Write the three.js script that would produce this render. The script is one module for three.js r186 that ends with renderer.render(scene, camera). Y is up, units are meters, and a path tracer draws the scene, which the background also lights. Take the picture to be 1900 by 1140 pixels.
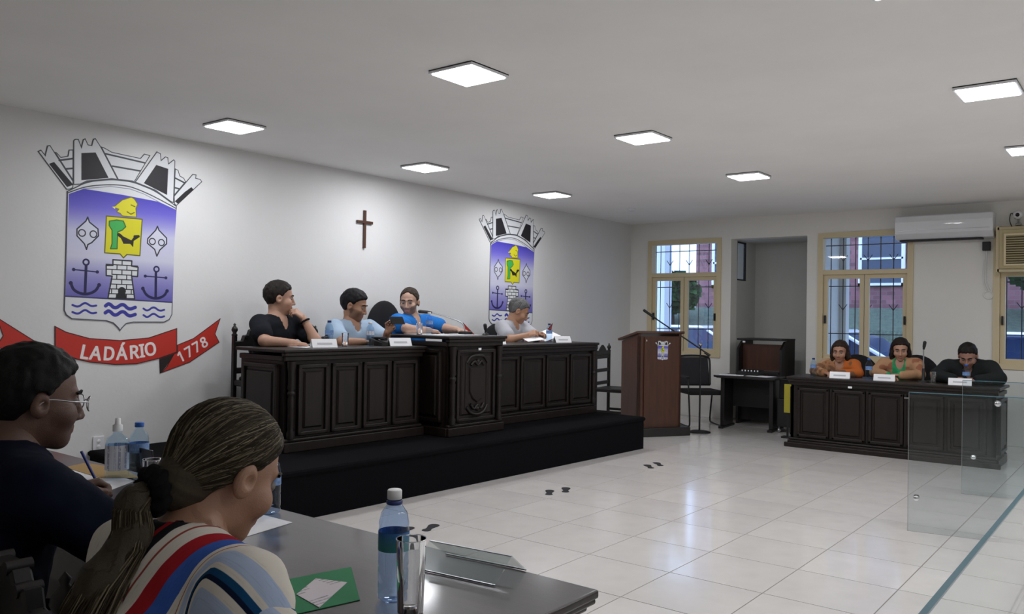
import * as THREE from 'three';
import { RoundedBoxGeometry } from 'three/addons/geometries/RoundedBoxGeometry.js';
import { mergeGeometries } from 'three/addons/utils/BufferGeometryUtils.js';
import { RectAreaLightUniformsLib } from 'three/addons/lights/RectAreaLightUniformsLib.js';

// ---------- camera, sky, exposure ----------
const scene = new THREE.Scene();
const camera = new THREE.PerspectiveCamera(40.74, 1900 / 1140, 0.05, 200);
camera.position.set(0, 1.36, 0);
camera.up.set(-0.01809, 0.99982, -0.00582);
camera.lookAt(0.786897, 1.37065, -0.616992);
const renderer = new THREE.WebGLRenderer({ antialias: true });
renderer.toneMapping = THREE.LinearToneMapping;
renderer.toneMappingExposure = 2.2;
renderer.shadowMap.enabled = true;
RectAreaLightUniformsLib.init();
scene.background = new THREE.Color().setRGB(0.62, 0.9, 1.45);   // overcast dusk sky
const PANEL_LIGHT = 24;                                            // every ceiling panel

// ---------- helpers ----------
const V = (x, y, z) => new THREE.Vector3(x, y, z);
let seed = 7;
const rnd = () => { seed = (seed * 16807) % 2147483647; return seed / 2147483647; };
const taken = {};
function numbered(n) { const k = taken[n] = (taken[n] ?? -1) + 1; return k ? n + '_' + String(k).padStart(3, '0') : n; }
function hash(x, y, s = 0) { let h = Math.imul(x | 0, 374761393) + Math.imul(y | 0, 668265263) + Math.imul(s | 0, 974711); h = Math.imul(h ^ (h >>> 13), 1274126177); return ((h ^ (h >>> 16)) >>> 0) / 4294967296; }
function vnoise(x, y, px, py, s = 0) {   // tiling value noise
  const xi = Math.floor(x), yi = Math.floor(y), fx = x - xi, fy = y - yi, u = fx * fx * (3 - 2 * fx), v = fy * fy * (3 - 2 * fy);
  const m = (a, n) => ((a % n) + n) % n, h = (a, b) => hash(m(a, px), m(b, py), s);
  return (h(xi, yi) * (1 - u) + h(xi + 1, yi) * u) * (1 - v) + (h(xi, yi + 1) * (1 - u) + h(xi + 1, yi + 1) * u) * v;
}
function fbm(x, y, px, py, s, oct = 4) { let a = 0.5, t = 0, n = 0; for (let i = 0; i < oct; i++) { t += a * vnoise(x, y, px, py, s + i); n += a; a *= 0.5; x *= 2; y *= 2; px *= 2; py *= 2; } return t / n; }
function dataTex(w, h, fn, metres, srgb = true) {
  const d = new Uint8Array(w * h * 4);
  for (let j = 0; j < h; j++) for (let i = 0; i < w; i++) { const c = fn(i / w, j / h), k = (j * w + i) * 4; d[k] = c[0] * 255; d[k + 1] = c[1] * 255; d[k + 2] = c[2] * 255; d[k + 3] = 255; }
  const t = new THREE.DataTexture(d, w, h); t.wrapS = t.wrapT = THREE.RepeatWrapping; t.magFilter = THREE.LinearFilter; t.minFilter = THREE.LinearMipmapLinearFilter; t.generateMipmaps = true;
  if (srgb) t.colorSpace = THREE.SRGBColorSpace;
  t.repeat.set(1 / metres, 1 / metres); t.needsUpdate = true; return t;
}
const cl = (v) => Math.max(0, Math.min(1, v));
function woodTex(c0, c1, s, metres = 0.8) {   // grain runs along v
  return dataTex(256, 256, (u, v) => { const w = fbm(u * 24, v * 2, 24, 2, s), f = fbm(u * 60, v * 6, 60, 6, s + 9, 2), t = cl(w * 0.75 + f * 0.45 - 0.1); return c0.map((a, i) => cl(a + (c1[i] - a) * t)); }, metres);
}
const noiseBump = dataTex(256, 256, (u, v) => { const n = fbm(u * 32, v * 32, 32, 32, 5); return [n, n, n]; }, 0.5, false);
const fineBump = dataTex(256, 256, (u, v) => { const n = 0.6 * fbm(u * 64, v * 64, 64, 64, 15, 2) + 0.4 * hash(u * 256, v * 256, 3); return [n, n, n]; }, 0.12, false);
const weave = dataTex(128, 128, (u, v) => { const n = 0.5 + 0.25 * Math.sin(u * 128 * Math.PI / 2) * Math.sin(v * 128 * Math.PI / 2) + 0.25 * fbm(u * 12, v * 12, 12, 12, 4); return [n, n, n]; }, 0.06, false);
const plaster = (r, g, b, s) => dataTex(256, 256, (u, v) => { const n = 0.985 + 0.03 * (fbm(u * 6, v * 6, 6, 6, s, 5) - 0.5); return [cl(r * n), cl(g * n), cl(b * n)]; }, 2.4);
const std = (o) => new THREE.MeshStandardMaterial(o);
const phy = (o) => new THREE.MeshPhysicalMaterial(o);
const col = (r, g, b) => new THREE.Color().setRGB(r, g, b);

const M = {
  wall: std({ map: plaster(0.875, 0.873, 0.868, 1), roughness: 0.62, bumpMap: noiseBump, bumpScale: 0.0004 }),
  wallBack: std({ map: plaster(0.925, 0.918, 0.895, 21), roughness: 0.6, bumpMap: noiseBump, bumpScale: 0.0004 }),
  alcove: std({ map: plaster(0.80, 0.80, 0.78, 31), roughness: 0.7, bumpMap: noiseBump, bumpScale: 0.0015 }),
  ceiling: std({ map: plaster(0.96, 0.955, 0.945, 11), roughness: 0.85 }),
  grout: std({ color: 0x8d8781, roughness: 0.9, bumpMap: noiseBump, bumpScale: 0.001 }),
  darkWood: phy({ specularIntensity: 0.6, map: woodTex([0.085, 0.062, 0.05], [0.145, 0.108, 0.088], 3), roughness: 0.45, bumpMap: fineBump, bumpScale: 0.0003, clearcoat: 0.12, clearcoatRoughness: 0.3 }),
  tableWood: phy({ map: woodTex([0.12, 0.08, 0.06], [0.22, 0.155, 0.12], 43), roughness: 0.35, bumpMap: fineBump, bumpScale: 0.00012, specularIntensity: 0.5, clearcoat: 0.4, clearcoatRoughness: 0.1 }),
  blackWood: std({ map: woodTex([0.07, 0.06, 0.055], [0.12, 0.1, 0.09], 13), roughness: 0.45 }),
  redWood: phy({ map: woodTex([0.22, 0.115, 0.065], [0.33, 0.18, 0.1], 23), roughness: 0.4, clearcoat: 0.15, clearcoatRoughness: 0.3 }),
  carpet: phy({ specularIntensity: 0.2, map: dataTex(128, 128, (u, v) => { const n = 0.7 + 0.6 * hash(u * 128, v * 128, 8); return [0.045 * n, 0.045 * n, 0.056 * n]; }, 0.3), roughness: 1, bumpMap: fineBump, bumpScale: 0.002 }),
  ochre: std({ color: 0xd6c6a2, roughness: 0.5, bumpMap: fineBump, bumpScale: 0.0003 }),
  glass: phy({ color: 0xffffff, transmission: 1, roughness: 0.02, thickness: 0, ior: 1.5 }),
  rail: phy({ color: col(0.91, 0.94, 0.945), transmission: 1, roughness: 0.03, thickness: 0, ior: 1.5 }),
  railEdge: phy({ color: col(0.10, 0.26, 0.33), roughness: 0.12, transmission: 0.25, thickness: 0 }),
  steel: std({ color: 0xb5b7b9, metalness: 1, roughness: 0.3 }),
  chrome: std({ color: 0xd8dadc, metalness: 1, roughness: 0.15 }),
  black: std({ color: 0x121213, roughness: 0.5 }),
  blackGloss: std({ color: 0x0c0c0e, roughness: 0.25 }),
  rubber: std({ color: 0x18181a, roughness: 0.85 }),
  fabricBlack: std({ color: 0x17171a, roughness: 0.95, bumpMap: weave, bumpScale: 0.0012 }),
  white: std({ color: 0xe9e9ea, roughness: 0.4 }),
  whitePlastic: phy({ color: 0xe4e5e8, roughness: 0.28, clearcoat: 0.3 }),
  paper: std({ map: dataTex(64, 64, (u, v) => { const n = 0.93 + 0.05 * fbm(u * 8, v * 8, 8, 8, 2); return [n, n, n * 1.01]; }, 0.2), roughness: 0.9, side: THREE.DoubleSide }),
  pet: phy({ color: col(0.80, 0.90, 0.98), transmission: 1, roughness: 0.04, thickness: 0, ior: 1.4 }),
  petBlue: phy({ color: col(0.70, 0.81, 0.97), transmission: 1, roughness: 0.05, thickness: 0, ior: 1.45 }),
  tumbler: phy({ color: 0xffffff, transmission: 1, roughness: 0.01, thickness: 0.01, ior: 1.5 }),
  acrylic: phy({ color: col(0.92, 0.95, 0.95), transmission: 1, roughness: 0.04, thickness: 0, ior: 1.49 }),
  capBlue: std({ color: 0x2a63b8, roughness: 0.4 }),
  capWhite: std({ color: 0xf0f0f0, roughness: 0.45 }),
  capDarkBlue: std({ color: 0x27366f, roughness: 0.45 }),
  labelTeal: std({ map: dataTex(64, 64, (u, v) => { const t = 0.5 + 0.5 * Math.sin(v * 6.283), n = fbm(u * 8, v * 8, 8, 8, 77); return [0.12 + 0.12 * n, 0.38 + 0.12 * t, 0.47 + 0.16 * (1 - t) + 0.06 * n]; }, 0.09), roughness: 0.5 }),
  labelBlue: std({ map: dataTex(64, 64, (u, v) => { const n = fbm(u * 10, v * 10, 10, 10, 79); return [0.28 + 0.3 * n, 0.4 + 0.3 * n, 0.62 + 0.22 * n]; }, 0.08), roughness: 0.5 }),
  labelWhite: std({ map: dataTex(64, 64, (u, v) => { const n = fbm(u * 14, v * 14, 14, 14, 83); const k = Math.abs((u * 3) % 1 - 0.5) < 0.18 && n > 0.4; return k ? [0.6, 0.6, 0.68] : [0.82, 0.83, 0.86]; }, 0.07), roughness: 0.6 }),
  green: std({ color: 0x1f7d4b, roughness: 0.8, bumpMap: fineBump, bumpScale: 0.0003 }),
  kraft: std({ color: 0xb5925c, roughness: 0.9 }),
  yellow: std({ color: 0xb3a832, roughness: 0.7 }),
  beige: std({ color: 0xb6a880, roughness: 0.6 }),
  iron: std({ color: 0x1a1d22, roughness: 0.6 }),
};

// texture coordinates in metres from the position, by the way the face points
function metricUV(g) {
  if (!g.attributes.normal) g.computeVertexNormals();
  const p = g.attributes.position, n = g.attributes.normal, uv = new Float32Array(p.count * 2);
  for (let i = 0; i < p.count; i++) {
    const ax = Math.abs(n.getX(i)), ay = Math.abs(n.getY(i)), az = Math.abs(n.getZ(i));
    if (ay >= ax && ay >= az) { uv[2 * i] = p.getX(i); uv[2 * i + 1] = p.getZ(i); }
    else if (ax >= az) { uv[2 * i] = p.getZ(i); uv[2 * i + 1] = p.getY(i); }
    else { uv[2 * i] = p.getX(i); uv[2 * i + 1] = p.getY(i); }
  }
  g.setAttribute('uv', new THREE.BufferAttribute(uv, 2)); return g;
}
const plain = (g) => { let h = g.index ? g.toNonIndexed() : g; for (const k of Object.keys(h.attributes)) if (!['position', 'normal', 'uv'].includes(k)) h.deleteAttribute(k); if (!h.attributes.uv) metricUV(h); return h; };
function join(gs) { gs = [gs].flat(); return gs.length === 1 ? gs[0] : mergeGeometries(gs.map(plain)); }
function obj(name, gs, mat, parent = scene, keepUV = false) {
  const g = join(gs); if (!keepUV) metricUV(g);
  const m = new THREE.Mesh(g, mat); m.name = parent === scene ? numbered(name) : name; m.castShadow = m.receiveShadow = true; parent.add(m); return m;
}
function tag(o, label, category, group) { o.userData = { label, category }; if (group) o.userData.group = group; return o; }
function thing(name, label, category, [x, y, z] = [0, 0, 0], turn = 0, group) {
  const o = new THREE.Group(); o.name = numbered(name); o.position.set(x, y, z); o.rotation.y = turn; scene.add(o); return tag(o, label, category, group);
}
function struct(name) { const o = new THREE.Group(); o.name = name; o.userData = { kind: 'structure' }; scene.add(o); return o; }
function dup(o, pos, turn, label, group) { const c = o.clone(); c.name = numbered(o.name.replace(/_\d{3}$/, '')); c.position.set(...pos); c.rotation.y = turn; c.userData = { ...o.userData, label }; if (group) c.userData.group = group; scene.add(c); return c; }
// box: size, then centre in x and z and the BOTTOM in y; rounded edge r
function bx(w, h, d, x = 0, y = 0, z = 0, r = 0) { const g = r ? new RoundedBoxGeometry(w, h, d, 2, Math.min(r, w / 2.01, h / 2.01, d / 2.01)) : new THREE.BoxGeometry(w, h, d); return g.translate(x, y + h / 2, z); }
function bar(a, b, r, r2 = r, seg = 10) { const A = V(...a), B = V(...b), d = B.clone().sub(A), g = new THREE.CylinderGeometry(r2, r, d.length(), seg); g.applyQuaternion(new THREE.Quaternion().setFromUnitVectors(V(0, 1, 0), d.clone().normalize())); return g.translate(...A.add(B).multiplyScalar(0.5).toArray()); }
function tube(pts, r, seg = 24, rad = 8) { return new THREE.TubeGeometry(new THREE.CatmullRomCurve3(pts.map((p) => V(...p))), seg, r, rad); }
function lathe(profile, x = 0, y = 0, z = 0, seg = 24) { return new THREE.LatheGeometry(profile.map(([r, h]) => new THREE.Vector2(Math.max(r, 0.0001), h)), seg).translate(x, y, z); }
function prism(pts, depth, bevel = 0) { const s = new THREE.Shape(pts.map(([a, b]) => new THREE.Vector2(a, b))); return new THREE.ExtrudeGeometry(s, { depth, bevelEnabled: bevel > 0, bevelSize: bevel, bevelThickness: bevel, bevelSegments: 1 }); }

// ---------- the room ----------
const WZ = -6.15, BX = 10.67, CY = 2.73, X0 = -3.0, Z1 = 3.6;
const T = 0.51, TX = 4.03, TZ = -1.55;
{ // floor: slab with grout, every tile its own piece
  const f = struct('floor');
  obj('slab', bx(BX - X0 + 1.4, 0.2, Z1 - WZ + 0.6, (BX + X0) / 2 + 0.5, -0.203, (Z1 + WZ) / 2), M.grout, f);
  const mats = [0, 1, 2].map((k) => phy({ map: dataTex(128, 128, (u, v) => { const n = 0.975 + 0.05 * (fbm(u * 5, v * 5, 5, 5, 50 + k, 5) - 0.5) + 0.012 * (k - 1); return [0.875 * n, 0.855 * n, 0.835 * n]; }, 0.51), roughness: 0.22, clearcoat: 0.6, clearcoatRoughness: 0.1 }));
  const g = metricUV(bx(T - 0.006, 0.006, T - 0.006, 0, -0.006, 0));
  const spots = [];
  for (let i = -14; i < 14; i++) for (let j = -10; j < 11; j++) {
    const x = TX + (i + 0.5) * T, z = TZ + (j + 0.5) * T; if (x < X0 + 0.25 || x > BX - 0.2 || z < WZ + 0.2 || z > Z1 - 0.2) continue;
    const a = 0.787 * x - 0.617 * z, b = 0.617 * x + 0.787 * z;      // ahead of and beside the viewer
    spots.push([x, z, a > 1.5 && Math.abs(b) < a * 0.68 ? a : 100 + Math.hypot(a, b)]);
  }
  spots.sort((p, q) => p[2] - q[2]);
  const rest = [];
  spots.forEach(([x, z], k) => {
    if (k < 300) { const m = new THREE.Mesh(g, mats[Math.floor(rnd() * 3)]); m.name = 'tile'; m.position.set(x, 0, z); m.receiveShadow = m.castShadow = true; f.add(m); }
    else rest.push(g.clone().translate(x, 0, z));
  });
  const r = obj('tile_field', rest, mats[1], f); r.userData.kind = 'stuff';
}
{ const c = struct('ceiling'); obj('slab', bx(BX - X0 + 1.6, 0.2, Z1 - WZ + 0.6, (BX + X0) / 2 + 0.6, CY, (Z1 + WZ) / 2), M.ceiling, c); }
{ const w = struct('wall_left'); obj('plaster', bx(BX - X0 + 0.6, CY, 0.2, (BX + X0) / 2, 0, WZ - 0.1), M.wall, w); }
{ const w = struct('wall_right'); obj('plaster', bx(BX - X0 + 0.6, CY, 0.2, (BX + X0) / 2, 0, Z1 + 0.1), M.wallBack, w); }
{ const w = struct('wall_rear'); obj('plaster', bx(0.2, CY, Z1 - WZ, X0 - 0.1, 0, (Z1 + WZ) / 2), M.wallBack, w); }
const WIN = [[-5.83, -4.765, 0.86, 2.445], [-3.40, -2.345, 0.85, 2.44], [-1.455, -0.40, 0.88, 2.42]];
const AL = [-4.597, -3.571, 0, 2.45], AD = 11.53;
{ // far wall with three window openings and the alcove
  const s = new THREE.Shape([[-Z1, 0], [-AL[1], 0], [-AL[1], AL[3]], [-AL[0], AL[3]], [-AL[0], 0], [-WZ, 0], [-WZ, CY], [-Z1, CY]].map(([a, b]) => new THREE.Vector2(a, b)));
  for (const [a, b, c, d] of WIN) s.holes.push(new THREE.Path([[-b, c], [-a, c], [-a, d], [-b, d]].map(([p, q]) => new THREE.Vector2(p, q))));
  const g = new THREE.ExtrudeGeometry(s, { depth: 0.2, bevelEnabled: false }).rotateY(Math.PI / 2).translate(BX, 0, 0);
  const w = struct('wall_far'); obj('plaster', g, M.wallBack, w);
  const a = struct('wall_alcove');
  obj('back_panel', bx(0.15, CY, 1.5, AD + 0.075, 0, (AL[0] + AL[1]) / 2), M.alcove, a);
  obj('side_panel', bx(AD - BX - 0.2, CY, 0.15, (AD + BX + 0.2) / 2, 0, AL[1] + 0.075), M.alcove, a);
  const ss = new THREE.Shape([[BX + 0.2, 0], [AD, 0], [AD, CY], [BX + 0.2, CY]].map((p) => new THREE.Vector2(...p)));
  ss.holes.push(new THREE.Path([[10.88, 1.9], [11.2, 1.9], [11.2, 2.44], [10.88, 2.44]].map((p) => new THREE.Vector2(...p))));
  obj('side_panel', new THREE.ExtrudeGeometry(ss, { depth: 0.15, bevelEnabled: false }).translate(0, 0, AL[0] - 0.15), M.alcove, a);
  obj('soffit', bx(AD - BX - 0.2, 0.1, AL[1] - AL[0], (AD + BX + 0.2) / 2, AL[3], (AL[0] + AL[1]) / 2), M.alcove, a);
  const sw = struct('window_4');
  const zc = AL[0] - 0.02;
  obj('frame', [bx(0.32, 0.02, 0.03, 11.04, 1.9, zc), bx(0.32, 0.02, 0.03, 11.04, 2.42, zc), bx(0.02, 0.54, 0.03, 10.89, 1.9, zc), bx(0.02, 0.54, 0.03, 11.19, 1.9, zc)], M.iron, sw);
  obj('pane', bx(0.27, 0.48, 0.006, 11.04, 1.93, zc), M.glass, sw);
}
// windows: ochre frame, transom light over two casements, iron grille outside
WIN.forEach(([a, b, c, d], k) => {
  const w = struct('window_' + (k + 1)), zc = (a + b) / 2, W = b - a, ty = c + (d - c) * 0.685, x = BX + 0.04, f = 0.035;
  obj('frame', [bx(0.12, f, W, x, c, zc), bx(0.12, f, W, x, d - f, zc), bx(0.118, d - c - 2 * f, f, x, c + f, a + f / 2), bx(0.118, d - c - 2 * f, f, x, c + f, b - f / 2)], M.ochre, w);
  obj('casing', [bx(0.02, 0.03, W + 0.06, BX - 0.01, c - 0.03, zc), bx(0.02, 0.03, W + 0.06, BX - 0.01, d, zc), bx(0.02, d - c, 0.03, BX - 0.01, c, a - 0.015), bx(0.02, d - c, 0.03, BX - 0.01, c, b + 0.015)], M.ochre, w);
  obj('transom', bx(0.11, 0.06, W - 0.02, x, ty, zc, 0.006), M.ochre, w);
  if (k < 2) obj('pane', bx(0.005, d - ty - 0.12, W - 0.11, x, ty + 0.06, zc), M.glass, w);
  for (const s of [-1, 1]) {
    const z0 = zc + s * (W / 4 - 0.016), cw = W / 2 - 0.042, ch = ty - c - f, y0 = c + f;
    const cs = obj('casement', [bx(0.05, 0.05, cw, x, y0, z0), bx(0.05, 0.05, cw, x, y0 + ch - 0.05, z0), bx(0.047, ch - 0.1, 0.05, x, y0 + 0.05, z0 - cw / 2 + 0.025), bx(0.047, ch - 0.1, 0.05, x, y0 + 0.05, z0 + cw / 2 - 0.025)], M.ochre, w);
    obj('pane', bx(0.005, ch - 0.1, cw - 0.1, x, y0 + 0.05, z0), M.glass, cs);
    obj('latch', bx(0.03, 0.1, 0.02, x - 0.04, y0 + ch * 0.42, z0 + s * (cw / 2 - 0.025), 0.004), M.black, cs);
  }
  for (let i = 0; i < 7; i++) { const z = a + 0.08 + i * (W - 0.16) / 6; obj('grille_bar', bar([BX + 0.17, c, z], [BX + 0.17, d, z], 0.006, 0.006, 6), M.iron, w); }
  for (const y of [c + 0.35, c + 0.95, d - 0.12]) obj('grille_rail', bar([BX + 0.17, y, a], [BX + 0.17, y, b], 0.006, 0.006, 6), M.iron, w);
  for (let i = 0; i < 3; i++) { const z = a + 0.08 + (2 * i + 1) * (W - 0.16) / 6; for (const y of [c + 0.65, d - 0.32]) obj('grille_spear', [bar([BX + 0.17, y, z], [BX + 0.17, y + 0.07, z - 0.05], 0.005, 0.005, 5), bar([BX + 0.17, y, z], [BX + 0.17, y + 0.07, z + 0.05], 0.005, 0.005, 5), lathe([[0.012, 0], [0, 0.05]], BX + 0.17, y, z, 6)], M.iron, w); }
});

// ---------- ceiling light panels ----------
{
  const glow = std({ color: 0xffffff, emissive: 0xfbfcff, emissiveIntensity: 4, roughness: 0.6 });
  const names = { '-5.36': 'over the long panelled desk', '-3.08': 'over the middle floor', '-0.8': 'over the glass railing', '1.5': 'over the public side' };
  const pos = { 1.5: 'nearest the rear wall', 3.5: 'nearest of its row', 5.5: 'middle one of its row', 7.53: 'farthest in its row' };
  for (const z of [-5.36, -3.08, -0.8, 1.5]) for (const x of [1.5, 3.5, 5.5, 7.53]) {
    if (x < 3 && z < 1) continue;
    const t = thing('ceiling_light', 'square white LED ceiling panel ' + names[z] + ', ' + pos[x], 'ceiling light', [x, CY, z], 0, 'square ceiling light panels');
    obj('frame', [bx(0.32, 0.006, 0.32, 0, -0.006, 0), bx(0.32, 0.02, 0.012, 0, -0.02, 0.154), bx(0.32, 0.02, 0.012, 0, -0.02, -0.154), bx(0.012, 0.02, 0.296, 0.154, -0.02, 0), bx(0.012, 0.02, 0.296, -0.154, -0.02, 0)], M.whitePlastic, t);
    obj('diffuser', bx(0.295, 0.02, 0.295, 0, -0.026, 0, 0.004), glow, t);
    const l = new THREE.RectAreaLight(0xf7f9ff, PANEL_LIGHT, 0.29, 0.29); l.position.set(0, -0.028, 0); l.rotation.x = -Math.PI / 2; t.add(l);
  }
  tag(obj('smoke_detector', lathe([[0, -0.03], [0.03, -0.028], [0.05, -0.01], [0.05, 0]], 9.1, CY, -5.25), M.whitePlastic), 'small round white detector on ceiling near the window corner', 'detector');
}

// ---------- outside ----------
{
  const ground = struct('ground_outside'); obj('asphalt', bx(60, 0.1, 70, 41.6, -0.45, -8), std({ map: dataTex(128, 128, (u, v) => { const n = 0.4 + 0.15 * fbm(u * 16, v * 16, 16, 16, 61); return [n, n, n]; }, 3), roughness: 0.95 }), ground);
  const grass = std({ map: dataTex(128, 128, (u, v) => { const n = fbm(u * 20, v * 20, 20, 20, 62); return [0.27 + 0.16 * n, 0.3 + 0.18 * n, 0.27 + 0.12 * n]; }, 1), roughness: 1, bumpMap: noiseBump, bumpScale: 0.03 });
  const bank = thing('grass_bank', 'grassy bank behind the parked cars across the street', 'bank', [19, -0.35, -8]);
  obj('slope', prism([[0, 0], [1.2, 1.5], [3.4, 2.05], [3.4, 0]], 44).translate(0, 0, -22), grass, bank);
  const brickMap = dataTex(256, 256, (u, v) => { const r = Math.floor(v * 16), b = (u * 8 + (r % 2) * 0.5) % 1, m = b < 0.05 || (v * 16) % 1 < 0.12, n = 0.85 + 0.3 * hash(Math.floor(u * 8 + (r % 2) * 0.5), r, 9); return m ? [0.5, 0.45, 0.43] : [0.54 * n, 0.36 * n, 0.38 * n]; }, 2);
  const brick = std({ map: brickMap, roughness: 0.9 });
  const house = thing('brick_building', 'red brick building with white-framed windows across the street', 'building', [26, 1.5, -7]);
  obj('wall', bx(6, 7, 12.0, 3, 0, 0.55), brick, house);
  obj('roof', prism([[-0.6, 0], [3, 1.6], [6.6, 0]], 13).translate(0, 7, -5.95), std({ color: 0x6b3a30, roughness: 0.9 }), house);
  for (let i = 0; i < 5; i++) for (const y of [0.9, 3.6]) {
    const z = -4.2 + i * 2.35;
    const wf = obj('window', [bx(0.1, 0.1, 1.3, -0.03, y, z), bx(0.1, 0.1, 1.3, -0.03, y + 1.6, z), bx(0.1, 1.7, 0.1, -0.03, y, z - 0.6), bx(0.1, 1.7, 0.1, -0.03, y, z + 0.6), bx(0.1, 0.06, 1.2, -0.03, y + 0.8, z)], M.white, house);
    obj('pane', bx(0.04, 1.6, 1.2, -0.01, y + 0.05, z), std({ color: 0x2c3b52, roughness: 0.15 }), wf);
  }
  const colM = std({ color: 0xdfe3ea, roughness: 0.7 });
  for (const [x, z, l] of [[12.15, -3.62, 'white porch column outside the middle window'], [12.15, -6.42, 'white porch column outside the window by the lectern'], [12.15, -0.9, 'white porch column outside the window under old air unit']]) {
    const c = thing('porch_column', l, 'column', [x, -0.35, z]);
    obj('shaft', bx(0.24, 3.1, 0.24, 0, 0.1, 0, 0.01), colM, c); obj('base', bx(0.32, 0.12, 0.32, 0, 0, 0, 0.01), colM, c); obj('capital', bx(0.32, 0.1, 0.32, 0, 3.18, 0, 0.01), colM, c);
  }
  // parked cars, seen from the side
  const paint = phy({ color: 0xeef0f3, roughness: 0.25, clearcoat: 1, clearcoatRoughness: 0.05 }), dark = std({ color: 0x1c2c4c, roughness: 0.1 });
  const car = (pos, turn, label) => {
    const t = thing('parked_car', label, 'car', pos, turn, 'white cars parked outside');
    const low = [[-2.1, 0.25], [2.1, 0.25], [2.15, 0.55], [2.05, 0.82], [1.2, 0.95], [-2.0, 1.0], [-2.15, 0.7]], cab = [[-1.9, 0.98], [1.2, 0.94], [0.55, 1.38], [0.2, 1.47], [-1.3, 1.47], [-1.65, 1.35]];
    obj('body', prism(low, 1.6, 0.05).translate(0, 0, -0.8), paint, t);
    obj('cabin', prism(cab.map(([a, b]) => [a * 0.97, b]), 1.36, 0.04).translate(0, 0, -0.68), dark, t);
    obj('roof', prism([[-1.5, 1.43], [0.35, 1.43], [0.1, 1.53], [-1.3, 1.53]], 1.3, 0.03).translate(0, 0, -0.65), paint, t);
    for (const s of [-1, 1]) { for (const [a, b] of [[[1.2, 0.95], [0.3, 1.46]], [[-0.35, 0.97], [-0.38, 1.46]], [[-1.85, 0.98], [-1.45, 1.46]]]) obj('pillar', bar([a[0], a[1], s * 0.72], [b[0], b[1], s * 0.7], 0.035, 0.035, 6), paint, t); for (const x of [-1.3, 1.35]) { const wl = obj('wheel', new THREE.CylinderGeometry(0.31, 0.31, 0.2, 20).rotateX(Math.PI / 2).translate(x, 0.31, s * 0.78), M.rubber, t); obj('hubcap', new THREE.CylinderGeometry(0.19, 0.19, 0.02, 14).rotateX(Math.PI / 2).translate(x, 0.31, s * 0.885), M.steel, wl); } }
    return t;
  };
  car([15.6, -0.35, -4.6], -Math.PI / 2, 'white car parked outside the middle window');
  car([17.8, -0.35, -1.2], -Math.PI / 2, 'white car parked outside the window under old air unit');
  car([17.8, -0.35, -8.2], -Math.PI / 2, 'white car parked outside the window by the lectern');
  // trees beyond the bank
  const leaf = std({ map: dataTex(64, 64, (u, v) => { const n = fbm(u * 8, v * 8, 8, 8, 64); return [0.1 + 0.12 * n, 0.2 + 0.2 * n, 0.1 + 0.08 * n]; }, 0.5), roughness: 0.9, side: THREE.DoubleSide });
  const tree = (pos, r, label, ch = 2.3) => {
    const t = thing('street_tree', label, 'tree', pos);
    obj('trunk', [bar([0, 0, 0], [0.05, ch * 0.7, 0], 0.16, 0.11), bar([0.05, ch * 0.7, 0], [0.4, ch * 1.1, 0.3], 0.08, 0.04), bar([0.05, ch * 0.7, 0], [-0.3, ch * 1.15, -0.3], 0.08, 0.04)], std({ color: 0x3b2f26, roughness: 1 }), t);
    const gs = []; for (let i = 0; i < 900; i++) { const a = rnd() * 6.283, c = rnd() * 2 - 1, q = r * (0.55 + 0.45 * Math.cbrt(rnd())), s = Math.sqrt(1 - c * c); const g = new THREE.PlaneGeometry(0.22 + 0.15 * rnd(), 0.12 + 0.08 * rnd()); g.rotateX(rnd() * 6).rotateY(rnd() * 6).translate(q * s * Math.cos(a), ch + q * c * 0.75, q * s * Math.sin(a)); gs.push(g); }
    const f = obj('foliage', gs, leaf, t); f.userData.kind = 'stuff';
  };
  tree([20.4, 1.12, -10.55], 0.75, 'dark green tree seen through the window by the lectern', 0.95); tree([21.5, 0.9, -1.6], 1.6, 'dark tree seen through the window under old air unit'); tree([21.5, 0.9, 2.6], 1.5, 'dark tree beyond the far right window edge');
}

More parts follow.
